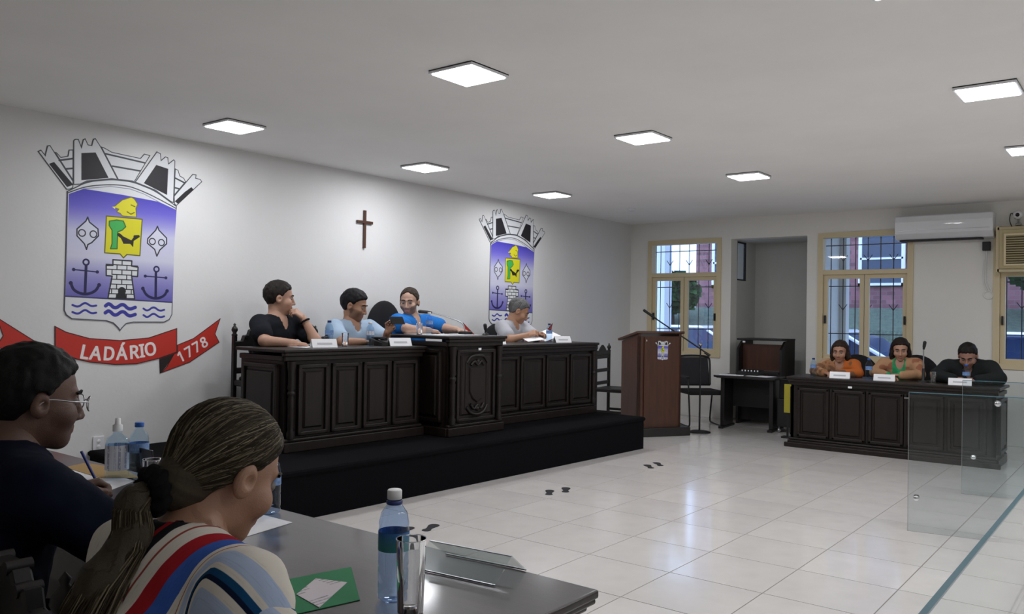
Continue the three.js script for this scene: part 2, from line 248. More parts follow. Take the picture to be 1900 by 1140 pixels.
// ---------- the town arms painted on the left wall ----------
const C = {
  arcO: [[-0.407, 1.001], [-0.27, 1.089], [-0.089, 1.131], [0.067, 1.135], [0.248, 1.09], [0.429, 0.987]],
  arcI: [[-0.406, 0.987], [-0.269, 1.056], [-0.088, 1.091], [0.041, 1.097], [0.175, 1.063], [0.286, 1.024], [0.429, 0.967]],
  purple: [[-0.395, 0.982], [-0.293, 1.032], [-0.001, 1.023], [0.277, 1.005], [0.425, 0.958], [0.41, 0.224], [-0.404, 0.25]],
  towL: [[-0.365, 1.051], [-0.371, 1.369], [-0.36, 1.383], [-0.336, 1.387], [-0.315, 1.337], [-0.304, 1.389], [-0.288, 1.4], [-0.267, 1.358], [-0.243, 1.358], [-0.232, 1.406], [-0.215, 1.413], [-0.177, 1.361], [-0.029, 1.11]],
  doorL: [[-0.314, 1.288], [-0.213, 1.309], [-0.114, 1.136], [-0.31, 1.092]],
  towR: [[0.071, 1.11], [0.255, 1.395], [0.288, 1.383], [0.293, 1.335], [0.326, 1.367], [0.349, 1.362], [0.355, 1.318], [0.397, 1.356], [0.409, 1.344], [0.403, 1.01]],
  doorR: [[0.253, 1.289], [0.351, 1.273], [0.346, 1.067], [0.156, 1.134]],
  wallM: [[-0.177, 1.361], [-0.144, 1.354], [-0.093, 1.333], [0.125, 1.322], [0.155, 1.361], [0.205, 1.356], [0.071, 1.11], [-0.029, 1.11]],
  smL: [[-0.609, 1.252], [-0.587, 1.267], [-0.56, 1.236], [-0.547, 1.302], [-0.528, 1.309], [-0.365, 1.076], [-0.365, 1.02], [-0.411, 1.01]],
  smLb: [[-0.533, 1.176], [-0.499, 1.194], [-0.365, 1.051], [-0.408, 1.03]],
  wallL: [[-0.508, 1.268], [-0.482, 1.265], [-0.454, 1.237], [-0.408, 1.253], [-0.401, 1.298], [-0.37, 1.304], [-0.365, 1.076]],
  smR: [[0.646, 1.211], [0.63, 1.232], [0.59, 1.235], [0.595, 1.263], [0.56, 1.263], [0.403, 1.065], [0.409, 1.0], [0.428, 0.99]],
  smRb: [[0.494, 1.108], [0.552, 1.156], [0.577, 1.132], [0.438, 1.009], [0.413, 1.025]],
  wallR: [[0.408, 1.286], [0.437, 1.277], [0.452, 1.234], [0.487, 1.22], [0.502, 1.195], [0.522, 1.198], [0.403, 1.065]],
  yel: [[-0.125, 0.852], [0.148, 0.855], [0.136, 0.575], [0.035, 0.577], [0.009, 0.55], [-0.017, 0.578], [-0.132, 0.578]],
  lion: [[-0.072, 0.921], [-0.051, 0.945], [-0.009, 0.984], [0.06, 1.014], [0.083, 1.004], [0.11, 0.968], [0.097, 0.932], [0.103, 0.867], [-0.006, 0.865], [-0.024, 0.884], [-0.05, 0.89], [-0.033, 0.913]],
  tree: [[-0.103, 0.816], [-0.048, 0.83], [0.003, 0.827], [0.022, 0.786], [-0.004, 0.758], [-0.038, 0.742], [-0.04, 0.644], [-0.04, 0.615], [-0.09, 0.611], [-0.079, 0.65], [-0.081, 0.751], [-0.103, 0.783]],
  cat: [[-0.033, 0.726], [-0.003, 0.715], [0.067, 0.687], [0.093, 0.724], [0.124, 0.731], [0.12, 0.709], [0.085, 0.684], [0.082, 0.636], [0.059, 0.66], [0.007, 0.656], [-0.007, 0.685]],
  leafL: [[-0.26, 0.83], [-0.247, 0.794], [-0.185, 0.75], [-0.18, 0.7], [-0.228, 0.646], [-0.255, 0.63], [-0.264, 0.594], [-0.28, 0.634], [-0.333, 0.687], [-0.334, 0.736], [-0.272, 0.8]],
  leafR: [[0.272, 0.814], [0.284, 0.784], [0.349, 0.728], [0.35, 0.683], [0.295, 0.63], [0.272, 0.58], [0.253, 0.632], [0.194, 0.675], [0.196, 0.711], [0.259, 0.782]],
  castle: [[-0.07, 0.531], [0.074, 0.531], [0.073, 0.492], [0.124, 0.486], [0.121, 0.414], [0.075, 0.416], [0.102, 0.244], [-0.101, 0.243], [-0.073, 0.409], [-0.117, 0.411], [-0.119, 0.486], [-0.069, 0.489]],
  cdoor: [[-0.013, 0.314], [0.022, 0.314], [0.039, 0.243], [-0.048, 0.242]],
  shieldLow: [[0.414, 0.657], [0.41, 0.128], [0.387, 0.086], [0.343, 0.065], [0.096, 0.064], [0.042, 0.053], [0.011, 0.021], [-0.004, -0.001], [-0.021, 0.022], [-0.057, 0.057], [-0.11, 0.074], [-0.356, 0.086], [-0.397, 0.115], [-0.412, 0.149], [-0.408, 0.596]],
  rib: [[-0.472, 0.039], [-0.394, -0.003], [-0.228, -0.051], [-0.001, -0.069], [0.22, -0.052], [0.453, 0.021], [0.457, -0.172], [0.31, -0.217], [0.131, -0.254], [-0.033, -0.254], [-0.224, -0.228], [-0.317, -0.204], [-0.468, -0.145]],
  fold: [[0.31, -0.217], [0.437, -0.179], [0.365, -0.286], [0.317, -0.335]],
  ribR: [[0.456, -0.113], [0.597, -0.061], [0.839, 0.103], [0.793, -0.029], [0.833, -0.098], [0.57, -0.256], [0.317, -0.335], [0.37, -0.286], [0.432, -0.179]],
};
const mir = (L) => L.map(([x, y]) => [-x - 0.01, y]);
C.shield = [...C.arcO, ...C.shieldLow];
const artCanvas = document.createElement('canvas'); artCanvas.width = artCanvas.height = 1400;
const artMap = (() => {
  const c = artCanvas.getContext('2d'), K = 1400 / 1.8, X = (x) => (x + 0.9) * K, Y = (y) => (1.44 - y) * K;
  c.fillStyle = '#d2d3d4'; c.fillRect(0, 0, 1400, 1400);
  const path = (L, close = true) => { c.beginPath(); L.forEach(([x, y], i) => (i ? c.lineTo(X(x), Y(y)) : c.moveTo(X(x), Y(y)))); if (close) c.closePath(); };
  const fill = (L, f, st, w = 0.008) => { path(L); c.fillStyle = f; c.fill(); if (st) { c.strokeStyle = st; c.lineWidth = w * K; c.stroke(); } };
  const line = (L, st, w) => { path(L, false); c.strokeStyle = st; c.lineWidth = w * K; c.lineJoin = 'round'; c.lineCap = 'round'; c.stroke(); };
  const curve = (L, st, w) => { c.beginPath(); c.moveTo(X(L[0][0]), Y(L[0][1])); for (let i = 1; i < L.length; i++) { const p = L[i - 1], q = L[i], mx = (p[0] + q[0]) / 2, my = (p[1] + q[1]) / 2; c.quadraticCurveTo(X(p[0]), Y(p[1]), X(mx), Y(my)); if (i === L.length - 1) c.lineTo(X(q[0]), Y(q[1])); } c.strokeStyle = st; c.lineWidth = w * K; c.lineCap = 'round'; c.stroke(); };
  const wh = '#d8dadc', bk = '#17161c', ln = '#3c4044';
  for (const k of ['wallL', 'wallM', 'wallR', 'smL', 'smR', 'towL', 'towR']) fill(C[k], wh, ln, 0.012);
  for (const k of ['doorL', 'doorR', 'smLb', 'smRb']) fill(C[k], bk);
  for (const L of [[[-0.143, 1.312], [0.17, 1.29]], [[-0.086, 1.228], [0.136, 1.223]], [[-0.465, 1.211], [-0.372, 1.239]], [[-0.422, 1.157], [-0.37, 1.169]], [[0.41, 1.21], [0.488, 1.184]], [[0.406, 1.133], [0.445, 1.129]]]) line(L, ln, 0.012);
  fill(C.shield, wh, '#4a4c58', 0.014);
  // printed blend of violet ink on the shield
  const gr = c.createLinearGradient(0, Y(1.03), 0, Y(0.24)); gr.addColorStop(0, '#4038b0'); gr.addColorStop(0.16, '#6a62c8'); gr.addColorStop(0.38, '#c4c4de'); gr.addColorStop(0.62, '#c9c9dc'); gr.addColorStop(0.82, '#8c88c2'); gr.addColorStop(1, '#6660ae');
  path(C.purple); c.fillStyle = gr; c.fill(); line([[-0.404, 0.25], [0.41, 0.224]], '#3a3760', 0.01);
  curve(C.arcI, ln, 0.008); curve(C.arcO, ln, 0.01);
  line([[-0.293, 1.032], [-0.1, 1.075], [0.05, 1.075], [0.16, 1.05], [0.277, 1.005]], '#8d8fa0', 0.006);
  fill(C.lion, '#d9d21e', '#6f6a10', 0.006); line([[0.06, 0.955], [0.09, 0.945]], '#6f6a10', 0.008); line([[0.03, 0.9], [0.06, 0.885], [0.085, 0.9]], '#6f6a10', 0.008); fill([[-0.085, 0.925], [-0.06, 0.93], [-0.062, 0.91]], '#e4dd60');
  fill(C.yel, '#d6cf17', '#5c5a12', 0.008); fill(C.tree, '#3fae52', '#2b6a2f', 0.008); fill(C.cat, '#1b1712'); line([[0.093, 0.718], [0.122, 0.722]], '#1b1712', 0.02); line([[-0.03, 0.722], [-0.012, 0.71]], '#1b1712', 0.025);
  for (const [k, cs] of [['leafL', [[-0.298, 0.711], [-0.217, 0.709]]], ['leafR', [[0.233, 0.692], [0.307, 0.689]]]]) { fill(C[k], '#cfd0de', '#25252f', 0.009); for (const [x, y] of cs) { c.beginPath(); c.arc(X(x), Y(y), 0.024 * K, 0, 7); c.lineWidth = 0.008 * K; c.strokeStyle = '#25252f'; c.stroke(); } }
  const anchor = (P) => { const i = '#1d1a4a'; c.beginPath(); c.arc(X(P[0][0]), Y(P[0][1]), 0.02 * K, 0, 7); c.strokeStyle = i; c.lineWidth = 0.012 * K; c.stroke(); line([P[1], P[2]], i, 0.02); line([P[3], P[4]], i, 0.009); for (const k of [3, 4]) { c.beginPath(); c.arc(X(P[k][0]), Y(P[k][1]), 0.012 * K, 0, 7); c.fillStyle = i; c.fill(); } curve(P.slice(5), i, 0.02); for (const k of [5, 9]) { c.beginPath(); c.arc(X(P[k][0]), Y(P[k][1]), 0.014 * K, 0, 7); c.fillStyle = i; c.fill(); } };
  anchor([[-0.265, 0.501], [-0.264, 0.477], [-0.268, 0.279], [-0.351, 0.443], [-0.183, 0.434], [-0.369, 0.345], [-0.348, 0.29], [-0.268, 0.262], [-0.193, 0.29], [-0.168, 0.339]]);
  anchor([[0.271, 0.479], [0.267, 0.457], [0.269, 0.26], [0.182, 0.421], [0.35, 0.415], [0.165, 0.325], [0.194, 0.27], [0.269, 0.246], [0.338, 0.27], [0.362, 0.313]]);
  fill(C.castle, wh, '#26262c', 0.01);
  for (let r = 0; r < 8; r++) { const y = 0.531 - r * 0.0362, w = r < 1 ? 0.072 : r < 3 ? 0.12 : 0.075 + (r - 3) * 0.006; if (r) line([[-w, y], [w, y]], '#26262c', 0.007); for (let k = -2; k <= 2; k++) { const x = k * 0.075 + (r % 2) * 0.037; if (Math.abs(x) < w - 0.015) line([[x, y], [x, y - 0.036]], '#26262c', 0.007); } }
  fill(C.cdoor, '#15151a'); c.beginPath(); c.arc(X(0.003), Y(0.3), 0.03 * K, 0, 7); c.fill();
  const wv = '#34359a';
  for (const [L, w] of [[[[-0.354, 0.188], [-0.312, 0.172], [-0.267, 0.212], [-0.224, 0.18], [-0.186, 0.187]], 0.015], [[[-0.353, 0.137], [-0.311, 0.121], [-0.266, 0.161], [-0.223, 0.128], [-0.185, 0.135]], 0.015], [[[-0.117, 0.186], [-0.091, 0.208], [-0.046, 0.162], [0.011, 0.21], [0.057, 0.16], [0.108, 0.179]], 0.026], [[[-0.118, 0.135], [-0.09, 0.155], [-0.045, 0.107], [0.013, 0.157], [0.058, 0.108], [0.109, 0.125]], 0.026], [[[0.173, 0.171], [0.206, 0.15], [0.253, 0.191], [0.302, 0.152], [0.341, 0.164]], 0.015], [[[0.174, 0.121], [0.207, 0.1], [0.254, 0.141], [0.303, 0.102], [0.342, 0.113]], 0.015]]) curve(L, wv, w);
  const red = '#bf2a1c';
  for (const L of [C.ribR, mir(C.ribR)]) fill(L, red, '#4a1410', 0.012);
  for (const L of [C.fold, mir(C.fold)]) fill(L, '#1e0f0e', '#1e0f0e', 0.006);
  fill(C.rib, red, '#4a1410', 0.014);
  c.fillStyle = '#ece3e2'; c.textAlign = 'center'; c.textBaseline = 'middle';
  c.font = Math.round(0.135 * K) + 'px sans-serif';
  [...'LADÁRIO'].forEach((ch, i) => { const x = [-0.262, -0.182, -0.085, 0.012, 0.105, 0.168, 0.235][i]; c.save(); c.translate(X(x), Y(-0.168 + 0.35 * x * x + 0.03 * x)); c.rotate(-(0.7 * x)); c.fillText(ch, 0, 0); c.lineWidth = 0.008 * K; c.strokeStyle = '#ece3e2'; c.stroke; c.strokeText(ch, 0, 0); c.restore(); });
  c.font = Math.round(0.115 * K) + 'px sans-serif';
  [...'1778'].forEach((ch, i) => { const x = 0.492 + i * 0.066; c.save(); c.translate(X(x), Y(-0.208 + i * 0.037)); c.rotate(-0.48); c.lineWidth = 0.006 * K; c.strokeStyle = '#ece3e2'; c.fillText(ch, 0, 0); c.strokeText(ch, 0, 0); c.restore(); });
  const t = new THREE.CanvasTexture(artCanvas); t.colorSpace = THREE.SRGBColorSpace; t.anisotropy = 8; return t;
})();
const artMat = std({ map: artMap, roughness: 0.6 });
function artPlate(L, depth) {
  const g = new THREE.ExtrudeGeometry(new THREE.Shape(L.map((p) => new THREE.Vector2(...p))), { depth, bevelEnabled: false }), p = g.attributes.position, uv = g.attributes.uv;
  for (let i = 0; i < p.count; i++) uv.setXY(i, (p.getX(i) + 0.9) / 1.8, (p.getY(i) + 0.36) / 1.8);
  return g;
}
function makeArms(pos, turn, scale, label, ribbons = true) {
  const t = thing('wall_crest', label, 'crest', pos, turn, ribbons ? 'town arms painted on the wall' : undefined); t.scale.setScalar(scale);
  const crown = obj('mural_crown', artPlate(C.wallM, 0.002), artMat, t, true);
  for (const [k, d] of [['wallL', 0.002], ['wallR', 0.002], ['smL', 0.0025], ['smR', 0.0025], ['towL', 0.003], ['towR', 0.003]]) obj('tower', artPlate(C[k], d), artMat, crown, true);
  obj('shield', artPlate(C.shield, 0.004), artMat, t, true);
  if (ribbons) { for (const s of [0, 1]) { obj('ribbon_tail', artPlate(s ? mir(C.ribR) : C.ribR, 0.002), artMat, t, true); obj('ribbon_fold', artPlate(s ? mir(C.fold) : C.fold, 0.003), artMat, t, true); } obj('ribbon', artPlate(C.rib, 0.0045), artMat, t, true); }
  return t;
}
makeArms([3.08, 1.2, WZ + 0.001], 0, 1, 'town crest with red LADÁRIO 1778 ribbon, nearer one behind the seated man in navy');
makeArms([7.83, 1.17, WZ + 0.001], 0, 1.03, 'town crest with shield and mural crown, farther one behind the grey-haired man');
{ const t = thing('wooden_cross', 'slim brown wooden cross hanging on the white wall', 'cross', [5.47, 2.0, WZ + 0.012]);
  obj('upright', bx(0.027, 0.37, 0.022, 0, 0, 0, 0.003), M.redWood, t); obj('crossbar', bx(0.2, 0.027, 0.024, 0, 0.24, 0.001, 0.003), M.redWood, t); }
{ const t = thing('wall_socket', 'white wall socket low on the left wall', 'socket', [2.93, 0.31, WZ + 0.006]);
  obj('plate', bx(0.08, 0.115, 0.012, 0, 0, 0, 0.003), M.whitePlastic, t); for (const y of [0.03, 0.07]) obj('outlet', lathe([[0.012, 0], [0.014, 0.004], [0, 0.004]], 0, 0, 0, 16).rotateX(Math.PI / 2).translate(0, y + 0.01, 0.005), M.white, t); }

// ---------- panelled furniture ----------
// raised panel in the x-y plane, facing +z: bottom centre at x, y
function panel(parent, w, h, x, y, z, turn = 0, mat = M.darkWood) {
  const P = (g) => g.rotateY(turn).translate(x, y, z);
  const fr = obj('panel', [P(bx(w, h, 0.012, 0, 0, 0.006))], mat, parent), m = 0.032;
  obj('moulding', [[w, m, 0, 0], [w, m, 0, h - m]].map(([a, b, c, d]) => P(bx(a, b, 0.03, c, d, 0.018, 0.008))).concat([-1, 1].map((s) => P(bx(m, h, 0.03, s * (w - m) / 2, 0, 0.018, 0.008)))), mat, fr);
  obj('raised_field', P(prism([[-(w - 0.13) / 2, 0.065], [(w - 0.13) / 2, 0.065], [(w - 0.13) / 2, h - 0.065], [-(w - 0.13) / 2, h - 0.065]], 0.012, 0.012).translate(0, 0, 0.004)), mat, fr);
  return fr;
}
const postProfile = (h) => [[0.03, 0], [0.032, 0.05], [0.022, 0.06], [0.026, 0.09], [0.024, h * 0.4], [0.027, h * 0.52], [0.02, h * 0.54], [0.03, h * 0.57], [0.03, h * 0.6], [0.02, h * 0.62], [0.03, h * 0.65], [0.026, h * 0.7], [0.026, h * 0.86], [0.03, h * 0.9], [0.034, h * 0.97], [0.034, h]];
const DA = 0.0471, DO = [3.745, 0.33, -5.045];
const D = (u, y, w) => [DO[0] + u * Math.cos(DA) - w * Math.sin(DA), y, DO[2] + u * Math.sin(DA) + w * Math.cos(DA)];
{ // platform with dark carpet
  const t = thing('stage_platform', 'low black carpeted platform under the long panelled desk', 'platform');
  const a = D(-0.9, 0, 0.645), b = D(3.93, 0, 0.635), pts = [[a[0], -a[2]], [b[0], -b[2]], [7.74, 6.13], [a[0] + 0.05, 6.13]];
  obj('carpet_skirt', prism(pts, 0.29).rotateX(-Math.PI / 2), M.carpet, t);
  obj('carpet_top', prism(pts, 0.02, 0.012).rotateX(-Math.PI / 2).translate(0, 0.298, 0), M.carpet, t);
}
function desk(name, label, pos, turn, len, h, depth, n, opt = {}) {
  const t = thing(name, label, 'desk', pos, turn), W = M.darkWood, e0 = opt.end0 ?? 0.09, e1 = opt.end1 ?? 0.03;
  obj('carcass', [bx(len, h - 0.05, 0.03, len / 2, 0, -0.015), bx(0.03, h - 0.05, depth, 0.015, 0, -depth / 2), bx(0.03, h - 0.05, depth, len - 0.015, 0, -depth / 2)], W, t);
  obj('plinth', [bx(len + 0.04, 0.075, 0.05, len / 2, 0, 0.02, 0.008), bx(len + 0.02, 0.025, 0.035, len / 2, 0.075, 0.012, 0.01), bx(0.05, 0.075, depth, -0.005, 0, -depth / 2 + 0.02, 0.008), bx(0.05, 0.075, depth, len + 0.005, 0, -depth / 2 + 0.02, 0.008)], W, t);
  obj('cornice', [bx(len + 0.02, 0.04, 0.03, len / 2, h - 0.09, 0.012, 0.008), bx(len + 0.05, 0.03, 0.05, len / 2, h - 0.055, 0.02, 0.01), bx(0.03, 0.04, depth, -0.005, h - 0.09, -depth / 2, 0.008), bx(0.03, 0.04, depth, len + 0.005, h - 0.09, -depth / 2, 0.008)], W, t);
  obj('desk_top', bx(len + 0.08, 0.028, depth + 0.08, len / 2, h - 0.028, -depth / 2 + 0.015, 0.01), W, t);
  const y0 = 0.115, ph = h - 0.23, span = len - e0 - e1, pw = span / n;
  for (let i = 0; i < n; i++) panel(t, pw - 0.03, ph, e0 + (i + 0.5) * pw, y0, 0);
  for (let i = 1; i < n; i++) obj('stile', bx(0.026, ph, 0.014, e0 + i * pw, y0, 0.007, 0.004), W, t);
  panel(t, depth - 0.12, ph, -0.001, y0, -depth / 2, -Math.PI / 2);
  if (!opt.noRight) panel(t, depth - 0.12, ph, len + 0.001, y0, -depth / 2, Math.PI / 2);
  for (const x of opt.posts ?? []) obj('turned_post', lathe(postProfile(h - 0.19), x, 0.1, 0.024, 16), W, t);
  return t;
}
desk('bench_desk', 'long dark panelled desk section in front of the men in black and pale blue', D(0, 0.33, 0), -DA, 1.345, 0.76, 0.58, 4, { posts: [0.045], noRight: true });
desk('bench_desk', 'long dark panelled desk section in front of the grey-haired man', D(2.18, 0.33, 0.02), -DA, 1.70, 0.755, 0.58, 4, { end0: 0.04, end1: 0.06, posts: [1.67] });
{ // taller middle section that stands forward
  const t = desk('president_desk', 'taller carved middle section of the long dark desk', D(1.43, 0.33, 0.25), -DA, 0.665, 0.85, 0.72, 1, { end0: 0.075, end1: 0.075, posts: [0.04, 0.625] });
  obj('carved_frame', [bx(0.03, 0.42, 0.02, 0.2, 0.22, 0.025, 0.008), bx(0.03, 0.42, 0.02, 0.465, 0.22, 0.025, 0.008), tube([[0.2, 0.62, 0.03], [0.25, 0.67, 0.035], [0.3325, 0.68, 0.04], [0.415, 0.67, 0.035], [0.465, 0.62, 0.03]], 0.014), tube([[0.2, 0.24, 0.03], [0.25, 0.19, 0.035], [0.3325, 0.17, 0.04], [0.415, 0.19, 0.035], [0.465, 0.24, 0.03]], 0.014)], M.darkWood, t);
  obj('carved_shield', prism([[-0.085, 0.14], [0.085, 0.14], [0.085, -0.06], [0.05, -0.12], [0, -0.15], [-0.05, -0.12], [-0.085, -0.06]], 0.014, 0.008).translate(0.3325, 0.43, 0.02), M.darkWood, t);
  obj('carved_scroll', [tube([[0.25, 0.6, 0.035], [0.29, 0.63, 0.04], [0.3325, 0.6, 0.04], [0.375, 0.63, 0.04], [0.415, 0.6, 0.035]], 0.012), tube([[0.25, 0.26, 0.035], [0.29, 0.22, 0.04], [0.3325, 0.25, 0.04], [0.375, 0.22, 0.04], [0.415, 0.26, 0.035]], 0.012), new THREE.SphereGeometry(0.022, 10, 8).translate(0.3325, 0.63, 0.035), new THREE.SphereGeometry(0.022, 10, 8).translate(0.3325, 0.22, 0.035)], M.darkWood, t);
  obj('number_tag', bx(0.035, 0.02, 0.004, 0.36, 0.725, 0.034), M.white, t);
}
{ // side desk on the right
  const t = desk('side_desk', 'dark panelled desk with three people behind it near the windows', [8.92, 0, -3.14], -Math.PI / 2 + 0.0, 1.93, 0.755, 0.55, 5, { end0: 0.06, end1: 0.06, posts: [] });
  t.rotation.y = -Math.PI / 2; obj('skirting', bx(2.03, 0.05, 0.03, 0.965, 0, 0.05, 0.008), M.darkWood, t);
  obj('number_tag', bx(0.04, 0.02, 0.004, 0.62, 0.665, 0.03), M.white, t); obj('number_tag', bx(0.04, 0.012, 0.004, 1.16, 0.6, 0.036), M.steel, t);
}
// carved high-back chair; origin on the floor, sitter faces +z
function carvedChair(label, pos, turn, h, style) {
  const t = thing('carved_chair', label, 'chair', pos, turn), W = M.blackWood, w = style === 'crest' ? 0.25 : 0.2;
  obj('seat', bx(2 * w + 0.02, 0.05, 0.44, 0, 0.42, 0, 0.015), W, t);
  for (const s of [-1, 1]) {
    obj('leg', lathe([[0.018, 0], [0.024, 0.03], [0.018, 0.06], [0.026, 0.12], [0.02, 0.2], [0.026, 0.3], [0.02, 0.34], [0.026, 0.36], [0.026, 0.43]], s * w * 0.92, 0, 0.19, 12), W, t);
    const post = obj('back_post', bx(0.035, h - 0.06, 0.035, s * w, 0, -0.2, 0.006), W, t);
    obj('finial', lathe([[0.018, 0], [0.026, 0.012], [0.014, 0.028], [0.026, 0.052], [0.022, 0.072], [0.008, 0.088], [0.012, 0.098], [0, 0.112]], s * w, h - 0.065, -0.2, 14), W, post);
    obj('side_rail', bx(0.022, 0.03, 0.36, s * w * 0.94, 0.16, -0.01, 0.004), W, t);
  }
  if (style === 'ladder') {
    for (const y of [0.5, 0.66]) obj('back_rail', bx(2 * w, 0.045, 0.022, 0, y, -0.2, 0.006), W, t);
    obj('back_rail', bx(2 * w, 0.05, 0.022, 0, 0.83, -0.2, 0.006), W, t);
    obj('crest_rail', prism([[-w, 0], [w, 0], [w, 0.045], [0.09, 0.05], [0.05, 0.09], [0, 0.12], [-0.05, 0.09], [-0.09, 0.05], [-w, 0.045]], 0.024, 0.004).translate(0, h - 0.1, -0.212), W, t);
  } else {
    obj('back_rail', bx(2 * w, 0.05, 0.024, 0, 0.52, -0.2, 0.006), W, t);
    obj('splat', prism([[-0.13, 0], [0.13, 0], [0.1, 0.12], [0.14, 0.22], [0.12, h - 0.72], [-0.12, h - 0.72], [-0.14, 0.22], [-0.1, 0.12]], 0.016, 0.004).translate(0, 0.56, -0.208), W, t);
    // stepped carved crest with rolls
    obj('crest_rail', prism([[-w, 0], [w, 0], [w, 0.03], [w * 0.72, 0.035], [w * 0.66, 0.075], [w * 0.5, 0.085], [w * 0.45, 0.12], [w * 0.28, 0.125], [w * 0.2, 0.155], [-w * 0.2, 0.155], [-w * 0.28, 0.125], [-w * 0.45, 0.12], [-w * 0.5, 0.085], [-w * 0.66, 0.075], [-w * 0.72, 0.035], [-w, 0.03]], 0.03, 0.006).translate(0, h - 0.14, -0.215), W, t);
    for (const s of [-1, 1]) for (const [x, y] of [[0.6, 0.072], [0.38, 0.12], [0.18, 0.155]]) obj('crest_roll', new THREE.CylinderGeometry(0.014, 0.014, 0.05, 12).rotateX(Math.PI / 2).translate(s * x * w, h - 0.14 + y, -0.2), W, t);
    obj('seat_cushion', bx(2 * w - 0.05, 0.04, 0.38, 0, 0.46, 0.01, 0.02), M.fabricBlack, t);
  }
  return t;
}
carvedChair('dark carved ladder-back chair standing between the long desk and the lectern', [9.1, 0, -5.43], 0.125, 0.98, 'ladder');
carvedChair('dark carved wooden chair in the foreground between the navy man and striped woman', [0.9, 0, -1.835], Math.PI / 2, 0.83, 'crest');
carvedChair('dark carved chair behind the man in the black shirt', [4.18, 0.33, -5.76], 0.0, 0.89, 'crest');
carvedChair('dark carved chair behind the man in the pale blue shirt', [5.0, 0.33, -5.76], 0.0, 0.87, 'crest');
// swivel office chair: origin on the floor, sitter faces +z
function officeChair(label, pos, turn, y0, back = 0.5) {
  const t = thing('office_chair', label, 'chair', pos, turn);
  obj('seat', bx(0.46, 0.07, 0.44, 0, y0 - 0.07, 0, 0.03), M.fabricBlack, t);
  obj('backrest', new THREE.SphereGeometry(1, 24, 16).scale(0.23, back / 2, 0.045).translate(0, y0 + 0.12 + back / 2, -0.22), M.fabricBlack, t);
  obj('back_stem', tube([[0, y0 - 0.06, -0.1], [0, y0 - 0.04, -0.25], [0, y0 + 0.2, -0.26]], 0.018), M.black, t);
  obj('column', bar([0, 0.08, 0], [0, y0 - 0.06, 0], 0.028, 0.022), M.black, t);
  for (let k = 0; k < 5; k++) { const a = k * 1.2566, x = 0.27 * Math.cos(a), z = 0.27 * Math.sin(a), l = obj('foot', bar([0, 0.09, 0], [x, 0.07, z], 0.022, 0.016), M.black, t); obj('caster', new THREE.SphereGeometry(0.028, 10, 8).translate(x, 0.03, z), M.rubber, l); }
  return t;
}
officeChair('black padded office chair behind the man in the blue shirt', [5.62, 0.33, -5.78], 0.0, 0.5, 0.54);
officeChair('black office chair behind the woman in the orange blouse', [9.72, 0, -2.74], -Math.PI / 2, 0.44, 0.42);
officeChair('black office chair behind the woman in the green top', [9.76, 0, -2.12], -Math.PI / 2, 0.44, 0.44);
officeChair('black office chair behind the man in the dark suit', [9.76, 0, -1.52], -Math.PI / 2, 0.44, 0.42);
officeChair('black office chair behind the grey-haired man', [7.3, 0.33, -5.72], 0, 0.46, 0.36);
officeChair('black office chair under the woman in the striped blouse', [0.62, 0, -1.33], Math.PI / 2, 0.44, 0.3);
officeChair('black office chair under the foreground man in navy', [0.72, 0, -2.27], Math.PI / 2, 0.44, 0.3);
{ // visitor chair with arms by the lectern
  const t = thing('visitor_chair', 'black mesh-back visitor chair with armrests beside the lectern', 'chair', [9.85, 0, -4.63], -0.75);
  obj('seat', bx(0.46, 0.055, 0.44, 0, 0.40, 0, 0.02), M.fabricBlack, t);
  const b = obj('back_frame', [tube([[-0.21, 0.5, -0.21], [-0.22, 0.84, -0.28], [-0.2, 0.86, -0.285], [0.2, 0.86, -0.285], [0.22, 0.84, -0.28], [0.21, 0.5, -0.21]], 0.014, 50), bar([-0.21, 0.5, -0.21], [0.21, 0.5, -0.21], 0.014)], M.black, t);
  obj('mesh_back', bx(0.41, 0.36, 0.008, 0, 0, 0).rotateX(-0.2).translate(0, 0.5, -0.215), std({ color: 0x2c2c30, roughness: 0.9, bumpMap: weave, bumpScale: 0.002 }), b);
  for (const s of [-1, 1]) { obj('sled_leg', tube([[s * 0.23, 0.42, -0.18], [s * 0.23, 0.02, -0.24], [s * 0.23, 0.012, -0.2], [s * 0.23, 0.012, 0.2], [s * 0.23, 0.03, 0.22], [s * 0.23, 0.42, 0.18], [s * 0.23, 0.62, 0.15]], 0.011, 60), M.black, t); obj('armrest', bx(0.045, 0.025, 0.28, s * 0.235, 0.61, 0.03, 0.01), M.black, t); }
}
